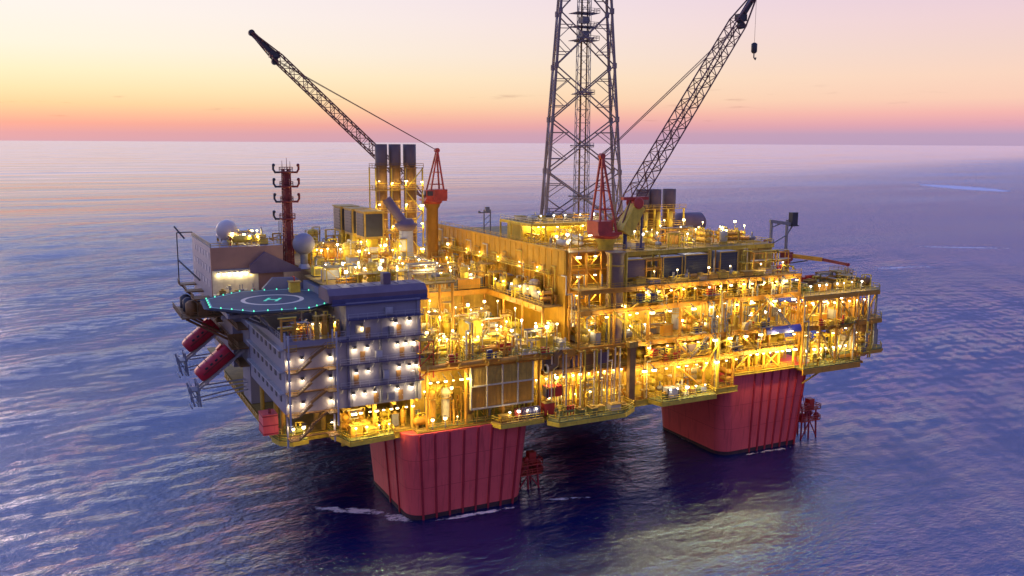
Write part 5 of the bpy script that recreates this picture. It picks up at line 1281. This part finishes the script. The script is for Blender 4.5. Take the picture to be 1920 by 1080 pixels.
cabinet(20.5, 1.6, 34.05, 4.2, RED, 0, 'behind the front pipe', 2.6); scaffold(1.0, -0.4, 31.5, 9.0, RED, 0, 'against the quarters right wall', 3.0)
fill('on the high orange deck', 14.5, 35.6, 37, 90, 43.03, 5.6, 54, YARD+[scaffold, scaffold, vessel_v, vessel_v, manifold, rack, pipe_bundle], [YEL]*4+[ORA]*4+[OCH]*3+[GRY]*2+[NAV]*2+[BRN]*2+[CRE], group_rows=8)
fill('on the narrow strip beside the firewall', 33.4, 36.8, 7, 34, 43.03, 3.0, 7, YARD, [ORA, YEL, CRE, GRY, NAV], group_rows=7)
container(27.5, 36.8, 43.03, 3, ORA, 0, 'at the high orange deck front edge', 5); container(31.0, 40, 43.03, 3, CRE, PI/2, 'at the high orange deck front edge', 4)
fill('on the brightly lit roof behind the hangar', -14, 12, 11.5, 33, 49.53, 4.6, 26, LOW+[genset, vessel_v, scaffold, tankv], [YEL]*7+[ORA]*3+[CRE]*3+[RED], group_rows=4)
fill('on the utility roof below the exhaust stacks', -11.5, 11.5, 36, 56, 49.93, 6.0, 22, TALL+LOW+[tankv], [YEL]*7+[ORA]*6+[CRE], group_rows=4)
fill('on the rear utility roof', -11, 12, 66, 92, 49.93, 5.5, 10, TALL, [YEL, ORA, OCH], group_rows=2)
fill('beside the stack frame', 10.6, 12.6, 38, 56, 49.93, 8, 4, [vessel_v, rack, scaffold], [YEL, ORA], group_rows=4)
fill('on the quarters roof under the helideck', -26.5, -16.5, 1.0, 7, 41.63, 4.2, 8, LOW+[genset], [ORA]*3+[BRN]*3+[YEL]+[MAR], group_rows=2)
fill('on the quarters roof edge under the helideck', -27.4, -15.8, -0.6, 1.6, 41.65, 5.2, 7, TALL, [ORA]*3+[BRN]*4+[OCH]*2)
fill('on the rear quarters roof', -31, -20, 44, 60, 55.83, 3.0, 10, LOW+[genset], [YEL]*4+[OCH]*2+[ORA]+[LGR], group_rows=3)
fill('on the lit terrace', -33.5, -25, 37.5, 41, 45.33, 2.4, 5, [cabinet, crate, pump, manifold], [CRE, OCH, BRN])
fill('on the process block first floor', 54, 104, 0.6, 6.5, 28.63, 4.2, 16, LOW, [YEL]*5+[ORA]*4+[OCH]*2+[BRN], group_rows=1)
fill('on the process block middle floor', 40, 104, 0.4, 7.5, 34.05, 7.4, 44, TALL+LOW, [YEL]*5+[ORA]*3+[CRE]*3+[GRN]*2+[GRY]*4+[LGR]*2+[BRN], group_rows=2)
fill('on the process block upper floor', 54, 104, 0.4, 7.5, 42.43, 4.0, 32, LOW, [YEL]*6+[ORA]*4+[CRE]*3+[OCH], group_rows=2)
fill('before the dark cooler panels', 55, 104, 0.2, 3.4, 47.23, 2.6, 14, [manifold, pump, cabinet, pipe_bundle, crate], [YEL]*5+[ORA]*3+[OCH]*2)
for x, m in ((61.8, ORA), (63.2, YEL), (80.2, ORA), (91, YEL), (95, ORA), (99, YEL), (102.5, ORA)):
    R_.choice([vessel_v, pipe_bundle, rack])(x, 4.6, 47.23, 7.5, m, 0, 'standing among the cooler panels', 2.4)
fill('on the process block roof', 56, 104, 11.5, 30, 53.93, 4.4, 28, TALL+LOW+[tankv, genset], [YEL]*5+[ORA]*4+[OCH]*3+[GRY]*2+[CRE]*2, group_rows=3)
fill('around the squat stacks', 76, 104, 44, 76, 53.93, 5.0, 12, TALL, [YEL, ORA, OCH, BRN], group_rows=3)
fill('on the upper yellow module', 41.5, 59.5, 26.8, 33.4, 53.95, 4.8, 10, TALL, [YEL]*5+[CRE]*2, group_rows=2)
fill('on top of the upper module', 41.5, 59.8, 27, 43, 60.03, 1.6, 8, [manifold, pump, crate, cabinet], [YEL]*3+[CRE]*2+[ORA], group_rows=2)
fill('on the firewall tower top', 39.5, 52.5, 8.5, 20, 55.42, 3.4, 8, LOW, [YEL]*4+[CRE]*2+[ORA], group_rows=2)
for k, (x, y) in enumerate(((39.6,4.9),(41,6.4),(44.6,5.0))):
    R_.choice([pipe_bundle, vessel_v])(x, y+1, (42.43, 46.83, 51.23)[k], 3.6, YEL, 0, 'inside the braced tower', 2)
fill('on the lowest cantilever deck', 107, 129, -0.6, 12, 22.33, 8.6, 15, TALL+LOW, [YEL]*5+[CRE]*3+[GRN]*2+[ORA]*2, group_rows=2)
fill('on the outermost cantilever deck', 128.5, 138, 2.5, 14, 24.23, 6.5, 7, TALL+LOW, [GRN, OCH, GRY, CRE, BRN, RED], group_rows=2)
fill('on the middle cantilever deck', 107, 136, 0.8, 14, 33.03, 6.4, 18, TALL+LOW, [YEL]*4+[ORA]*5+[OCH]*2+[BRN]*2, group_rows=2)
fill('on the top cantilever deck', 107, 134, 0.4, 14, 41.23, 3.2, 16, LOW, [YEL]*3+[ORA]*3+[OCH]*2+[BRN]*2+[GRN], group_rows=2)
for x, y in ((127.5, 1.5), (131, 2), (136, 4)):
    tankv(x, y, 33.05 if x < 130 else 29.3, 4, BRN, 0, 'at the cantilever outer end', 3.4)


fill('at the firewall foot', 33.2, 36.9, 38, 89, 43.03, 8.0, 14, TALL, [YEL]*3+[ORA]*4+[OCH]*3+[GRY]+[CRE], group_rows=14)
fill('on the firewall strip', 33.3, 36.9, 8, 35, 43.03, 5.0, 9, TALL, [YEL]*3+[ORA]*3+[CRE]+[NAV], group_rows=9)
fill('at the cantilever outer end', 129, 137.5, 3, 15, 33.03, 6.0, 6, [scaffold, pipe_bundle, tankv, vessel_v], [BRN, OCH, GRN, GRY, ORA], group_rows=2)
fill('on the top cantilever end', 124, 135, 2, 14, 41.23, 4.5, 6, [scaffold, pipe_bundle, vessel_h, rack], [BRN, OCH, YEL, GRN], group_rows=2)
# outboard pipes, balconies, ladders and stairs hung along the front
def riser(x, y, z0, z1, m, zone):
    t = eq('riser_pipe_set', ('long' if z1-z0 > 9 else 'short')+' upright pipe set', 'pipes', 'upright pipe sets along the front', m, x, y, z0, 0, zone)
    n = R_.randint(2, 3)
    for k in range(n):
        r = U(0.1, 0.26); dx = (k-(n-1)/2)*0.75
        mb = MB(); h = z1-z0
        pts = [(dx,0,0), (dx,0,h*U(0.45,0.8))]
        pts.append((dx+U(-1.8,1.8), U(-0.3,0.1), pts[-1][2])); pts.append((pts[-1][0], pts[-1][1], h)); 
        if R_.random() < 0.6: pts.append((pts[-1][0], 2.2, h))
        mb.path(pts, r, 6); mb.lathe([(r*1.6,0),(r*1.6,0.2)], (dx,0,h*0.25), 8); obj('pipe', mb, R_.choice([m, YEL, CRE, ORA, GRY]), t)
    for q in (0.15, 0.42):
        mb = MB(); mb.box(-1.2,1.2,-0.15,0.6,(z1-z0)*q-0.1,(z1-z0)*q+0.1); obj('bracket', mb, OCH, t)
def balcony(x, y, z, w, d, m, zone):
    t = eq('service_balcony', ('wide' if w > 3.6 else 'narrow')+' railed balcony', 'balcony', 'railed balconies along the front', m, x, y, z, 0, zone)
    mb = MB(); mb.box(-w/2,w/2,-d,0.3,-0.2,0); obj('floor', mb, GRN if R_.random() < .3 else m, t)
    mb = MB(); mb.rail([(-w/2,0,0),(-w/2,-d,0),(w/2,-d,0),(w/2,0,0)], 1.15, 0.06, 1.1); obj('handrail', mb, YEL, t)
    mb = MB()
    for s in (-1,1): mb.bar((s*w*0.4,-d+0.2,-0.2), (s*w*0.4,0.2,-1.6), 0.18)
    mb.bar((-w*0.42,0.15,-1.45), (w*0.42,0.15,-1.45), 0.24); mb.bar((-w*0.42,-d*0.5,-0.3), (w*0.42,-d*0.5,-0.3), 0.2); obj('bracket', mb, OCH, t)
    mb = MB(); mb.box(-w*0.35,-w*0.05,-d*0.8,-d*0.3,0.005,U(0.9,1.8)); mb.tube((w*0.2,-d*0.5,0), (w*0.2,-d*0.5,U(1,2.4)), 0.25, 8); mb.box(-w*0.35,w*0.3,-d*0.25,-d*0.2,0.4,0.6); obj('locker', mb, R_.choice([GRY, CRE, RED, YEL, NAV]), t)
def stair(x, y, z0, z1, s, m, zone):
    t = eq('outside_stair', 'sloping outside stair', 'stair', 'sloping outside stairs along the front', m, x, y, z0, 0, zone)
    h = z1-z0; L = s*h*1.1
    for b in (-0.4, 0.4):
        mb = MB(); mb.bar((0,b,0), (L,b,h), 0.12, 0.34); obj('stringer', mb, m, t)
    mb = MB(); n = int(h/0.5)
    for k in range(n): mb.cbox((L*(k+.5)/n,0,h*(k+.5)/n), (0.4,0.7,0.08))
    obj('tread', mb, OCH, t)
    mb = MB(); mb.bar((0,-0.45,1.1), (L,-0.45,h+1.1), 0.08); 
    for k in range(4): mb.bar((L*k/3,-0.45,h*k/3), (L*k/3,-0.45,h*k/3+1.1), 0.07)
    obj('handrail', mb, YEL, t)
ZF = [20.1, 28.6, 34.1, 42.4, 47.2, 53.5]
ZW = ['along the lowest storey front', 'along the second storey front', 'along the tall middle storey', 'under the cooler deck edge', 'at the cooler deck edge']
for k in range(40):
    x = 54+k*50/40+U(-.5,.5); i = R_.choice((0,1,1,2,2,3,3)); j = min(4, i+R_.choice((1,1,2)))
    if 92 < x < 106 and i < 2: continue
    c = R_.random(); m = R_.choice([YEL, YEL, ORA, OCH, CRE, GRY])
    if c < 0.42: riser(x, -1.2, ZF[i]+0.1, ZF[j]-0.4, m, ZW[i])
    elif c < 0.8: balcony(x, -0.7, ZF[i]+U(-.2,2.2), U(2.6,4.6), U(1.4,2.6), m, ZW[i])
    else: stair(x, -1.5, ZF[i], ZF[min(5,i+1)]-0.5, R_.choice((-1,1)), m, ZW[i])
for k in range(8):
    x = 3+k*4.2+U(-.6,.6); c = R_.random(); m = R_.choice([YEL, ORA, OCH, CRE])
    if c < 0.5: riser(x, -0.1, 34.1, 34.1+U(4,8), m, 'at the open bay deck edge')
    else: balcony(x, -1.8, 34.3+U(0,0.8), U(2.6,4), U(1.2,1.8), m, 'at the open bay deck edge')
for k in range(5):
    riser(31+k*4.2, -1.3, 20.3, 33.4, R_.choice([YEL, CRE, ORA]), 'among the hanging posts')
for k in range(9):
    x = 107+k*3+U(-.5,.5); z = R_.choice((24.5, 33.1, 36, 41.3)); m = R_.choice([YEL, OCH, ORA, BRN])
    if R_.random() < 0.5: riser(x, -1.4, 22.5, 32.6 if z < 33 else 40.8, m, 'on the cantilever front')
    else: balcony(x, -0.9, z, U(2.4,4.2), U(1.2,2.2), m, 'on the cantilever front')
for k in range(5):
    riser(39.4+k*3, 3.2, R_.choice((34.1, 38.3)), R_.choice((46, 50, 55)), R_.choice([YEL, ORA, CRE]), 'up the braced tower front')
for k in range(7):
    balcony(37.2, 12+k*11, 45+U(0,3), 3, 1.6, ORA, 'on the firewall foot') if False else riser(36.9, 10+k*11.5, 43.1, U(48,53), R_.choice([ORA, YEL, OCH]), 'against the firewall')
# ------------------------------------------------------------------ lamps
def row(n, p, q, label, group, e, warm=True, kind='pole', h=1.8, jit=0.15, every=1):
    for k in range(n):
        f = (k+0.5+U(-jit,jit))/n
        x, y, z = [a+(b-a)*f for a, b in zip(p, q)]
        lamp(x, y, z, label, group, e if k % every == 0 else 0, warm, kind, h)
ES = 1.0
def area(nx, ny, x0, x1, y0, y1, z, label, group, e, warm=True, kind='pole', h=2.0, jz=0.6, every=1):
    c = 0
    for i in range(nx):
        for j in range(ny):
            x = x0+(x1-x0)*(i+0.5+U(-.35,.35))/nx; y = y0+(y1-y0)*(j+0.5+U(-.35,.35))/ny
            lamp(x, y, z+U(-jz,jz), label, group, e if c % every == 0 else 0, warm if R_.random() < 0.8 else not warm, kind, h); c += 1
row(9, (-15,-0.3,25.6), (-1,-0.3,25.6), 'warm lamp glowing under the quarters floor', 'lamps under the quarters', 420, True, 'hang', 0.6)
row(4, (-15,-0.6,22.6), (-6,-0.6,22.6), 'warm pole lamp on the railed porch below the quarters', 'porch pole lamps below the quarters', 200)
row(2, (-27,4.4,22.6), (-22.6,4.6,22.6), 'warm pole lamp on the little corner porch', 'corner porch pole lamps', 200)
row(6, (0.5,-2.2,30.6), (11,-2.2,30.6), 'warm lamp hanging left of the panelled wall', 'lamps left of the panelled wall', 520, True, 'hang', 1.2)
row(3, (1.0,-0.9,22.2), (9.5,-0.9,22.2), 'short warm lamp post along the near column deck edge', 'low lamp posts at the near column', 150, True, 'pole', 2.1, 0.05)
row(4, (18,-3.8,22.4), (27,-3.8,22.4), 'small pale lamp on the drum porch rail', 'drum porch lamps', 120, False, 'pole', 2.0)
row(10, (29,-0.9,28.0), (51,-0.9,28.0), 'warm lamp under the middle deck behind the hanging posts', 'lamps behind the hanging posts', 480, True, 'pole', 7.7)
row(6, (29,0.3,23.2), (51,0.3,23.2), 'low warm lamp among the pipes behind the hanging posts', 'low lamps behind the hanging posts', 260, True, 'pole', 2.6)
row(10, (54,-2.4,27.2), (85,-2.4,27.2), 'warm lamp under the storeyed block left of the far column', 'lamps left of the far column', 480, True, 'hang', 1.0)
row(5, (60,-4.6,22.6), (73,-4.6,22.6), 'pale pole lamp on the far porch', 'far porch pole lamps', 140, False)
row(8, (87,-1.8,27.6), (104,-1.8,27.6), 'warm lamp glowing over the far column top', 'lamps over the far column', 700, True, 'hang', 1.0)
area(10, 2, 3, 36, 0.4, 9, 39.2, 'warm pole lamp in the open bay front', 'open bay front lamps', 560, True, 'pole', 4.8, 0.8)
area(6, 3, 3, 31, 12, 33, 41.4, 'warm lamp under the high orange deck', 'lamps deep in the open bay', 800, True, 'pole', 6, 0.8)
area(4, 8, 14.5, 36.6, 37, 90, 47.0, 'cream pole lamp on the high orange deck', 'high orange deck pole lamps', 330, True, 'pole', 3.8, 1.0)
row(7, (37.0,10,50.6), (37.0,88,50.6), 'small lamp fixed along the firewall', 'firewall lamps', 150, True, 'pole', 0.6)
row(6, (33,7,46), (33,34,46), 'cream lamp on the strip beside the firewall', 'firewall strip lamps', 200, True, 'pole', 3)
area(6, 3, -14, 12, 11, 33, 52.8, 'cream pole lamp on the roof behind the hangar', 'hangar roof lamps', 420, False, 'pole', 3.2, 0.8)
area(6, 4, -11, 12, 36, 57, 54.4, 'warm pole lamp on the utility roof', 'utility roof lamps', 430, True, 'pole', 4.4, 1.2)
for k, x in enumerate((11.2, 14.9, 18.8, 23.2)):
    for z in (51.5, 58, 63.5, 69.5):
        lamp(x, 57.0, z+U(-.4,.4), 'cream lamp on the frame around the tall exhaust stacks', 'stack frame lamps', 260, True, 'hang', 3.8)
row(6, (-26,0.9,44.6), (-16.5,0.9,44.6), 'cream lamp on the quarters roof below the helideck', 'lamps below the helideck', 200, True, 'pole', 3)
row(7, (-33.6,41.2,49.9), (-25,41.2,49.9), 'round cream lamp in the lit terrace row', 'terrace lamps', 45, False, 'hang', 0.5, 0.05)
area(3, 3, -31, -20, 44, 58, 58.0, 'warm lamp on the rear quarters roof', 'rear quarters roof lamps', 300, True, 'pole', 2.2)
row(10, (41,-2.2,41.0), (104,-2.2,41.0), 'warm lamp under the process block upper floor', 'process block middle lamps', 620, True, 'hang', 0.7)
row(12, (40,2.0,37.4), (104,2.0,37.4), 'cream pole lamp on the process block middle floor', 'process block floor lamps', 300, False, 'pole', 3.3)
row(14, (54,-2.0,45.9), (104,-2.0,45.9), 'warm lamp under the cooler panel deck', 'lamps under the cooler deck', 420, True, 'hang', 0.7)
row(10, (54,-2.2,32.7), (104,-2.2,32.7), 'warm lamp under the process block first ceiling', 'process block lower lamps', 420, True, 'hang', 0.7)
row(6, (55,1.0,50.2), (104,1.0,50.2), 'cream pole lamp before the cooler panels', 'cooler deck pole lamps', 170, True, 'pole', 2.9)
area(8, 3, 56, 104, 11, 32, 58.0, 'warm pole lamp on the process block roof', 'process roof pole lamps', 420, True, 'pole', 4.0, 1.2)
area(4, 2, 41.5, 59.5, 26.5, 33, 59.0, 'warm lamp in the open topped upper module', 'upper module lamps', 430, True, 'hang', 0.8, 0.5)
row(5, (41,26.4,62.0), (60,26.4,62.0), 'cream pole lamp on top of the upper module', 'upper module roof lamps', 200, False, 'pole', 2)
area(4, 2, 39.5, 53, 8.5, 19, 58.2, 'cream pole lamp on the firewall tower top', 'tower top lamps', 260, False, 'pole', 2.7)
for z in (41.6, 46, 50.4, 54.8):
    for x in (40.5, 45.0): lamp(x, 3.6, z-U(0.2,0.8), 'warm lamp on the front of the braced tower', 'braced tower lamps', 300, True, 'hang', 1.3)
lamp(51.4, 0.4, 42.8, 'big bright yellow lamp at the crane pedestal foot', 'pedestal lamp', 700, True, 'pole', 8)
row(8, (107,-0.8,26.6), (126,-0.8,26.6), 'cream lamp on the lowest cantilever deck', 'lowest cantilever lamps', 330, False, 'pole', 4.2)
row(4, (127,2,28), (134,6,28), 'cream lamp on the outermost cantilever deck', 'outer cantilever lamps', 160, False, 'pole', 3.6)
row(9, (106,-0.6,38.6), (130,-0.2,38.6), 'warm lamp on the middle cantilever deck', 'middle cantilever lamps', 420, True, 'pole', 5.4)
row(7, (107,-0.6,43.6), (129,0.2,43.6), 'white pole lamp along the top cantilever deck edge', 'top cantilever lamps', 160, False, 'pole', 2.3)
area(12, 1, 40, 104, 5.5, 8.5, 39.6, 'warm lamp deep in the process block middle floor', 'deep process block lamps', 520, True, 'hang', 2.5)
area(9, 1, 55, 84, 4, 8, 25.6, 'warm lamp deep under the storeyed block', 'deep lower block lamps', 420, True, 'hang', 2.6)
area(7, 1, 29, 51, 3, 7, 26.5, 'warm lamp deep behind the hanging posts', 'deep hanging post lamps', 420, True, 'pole', 6.3)
area(4, 1, 1, 11, 3, 7, 26.5, 'warm lamp deep left of the panelled wall', 'deep panelled wall lamps', 420, True, 'pole', 6.3)
area(6, 2, 107, 136, 3, 12, 37.5, 'warm lamp deep in the cantilever middle deck', 'deep cantilever lamps', 420, True, 'hang', 3.4)
area(6, 1, 107, 136, 3, 9, 29.0, 'warm lamp deep in the cantilever lowest deck', 'deep low cantilever lamps', 380, True, 'hang', 3.8)
# bulkhead lamps that wash the quarters wall
def eye(x, z, e=135, y=-0.95): lamp(x, y, z, 'bulkhead lamp washing the lavender quarters wall with light', 'bulkhead lamps on the quarters front', e, False, 'wall', 1, True, (1.0,0.78,0.44), (0,0.2,-0.75))
for x, z in ((-13.9,39.3),(-11.3,39.4),(-13.7,34.5),(-11.2,34.6),(-14.4,30.0),(-12.0,30.0),(-9.9,30.1),(-5.0,30.2),(-1.9,30.2),(-5.2,44.0),(-2.2,44.2),(-4.9,39.5),(-3.1,39.6),(-1.4,39.6),(-4.6,34.7),(-2.4,34.7),(-0.9,34.8),(-12.4,43.8)): eye(x, z)
for z in (29.5, 34, 38.4, 25):
    for x in (-27.2, -24.6, -19.0): lamp(x, -0.9, z+U(-.2,.2), 'cream bulkhead lamp in the outside stair tower', 'stair tower lamps', 115, False, 'wall', 1, True, (1.0,0.74,0.38), (0,0.2,-0.8))
# ------------------------------------------------------------------ tell look-alikes apart
ORD = 'leftmost second third fourth fifth sixth seventh eighth ninth tenth eleventh twelfth'.split()
from collections import defaultdict
by = defaultdict(list)
for o in REG: by[o['label']].append(o)
for lab, os_ in by.items():
    if len(os_) == 1: continue
    os_.sort(key=lambda o: screen_x(o.location))
    n = len(os_)
    for i, o in enumerate(os_):
        o['label'] = lab+(', '+('leftmost' if i == 0 else ORD[i]+' from left') if n > 2 else (', left of the two' if i == 0 else ', right of the two'))
for o in REG:
    l = o['label']
    while len(l.replace(',', ' ').split()) > 16 and ' the ' in l:
        i = l.rindex(' the '); l = l[:i]+l[i+4:]
    l = l.replace('high cluster of bent pipes', 'high bent pipes') if len(l.replace(',', ' ').split()) > 16 else l
    l = l.replace('low cluster of bent pipes', 'low bent pipes') if len(l.replace(',', ' ').split()) > 16 else l
    o['label'] = l
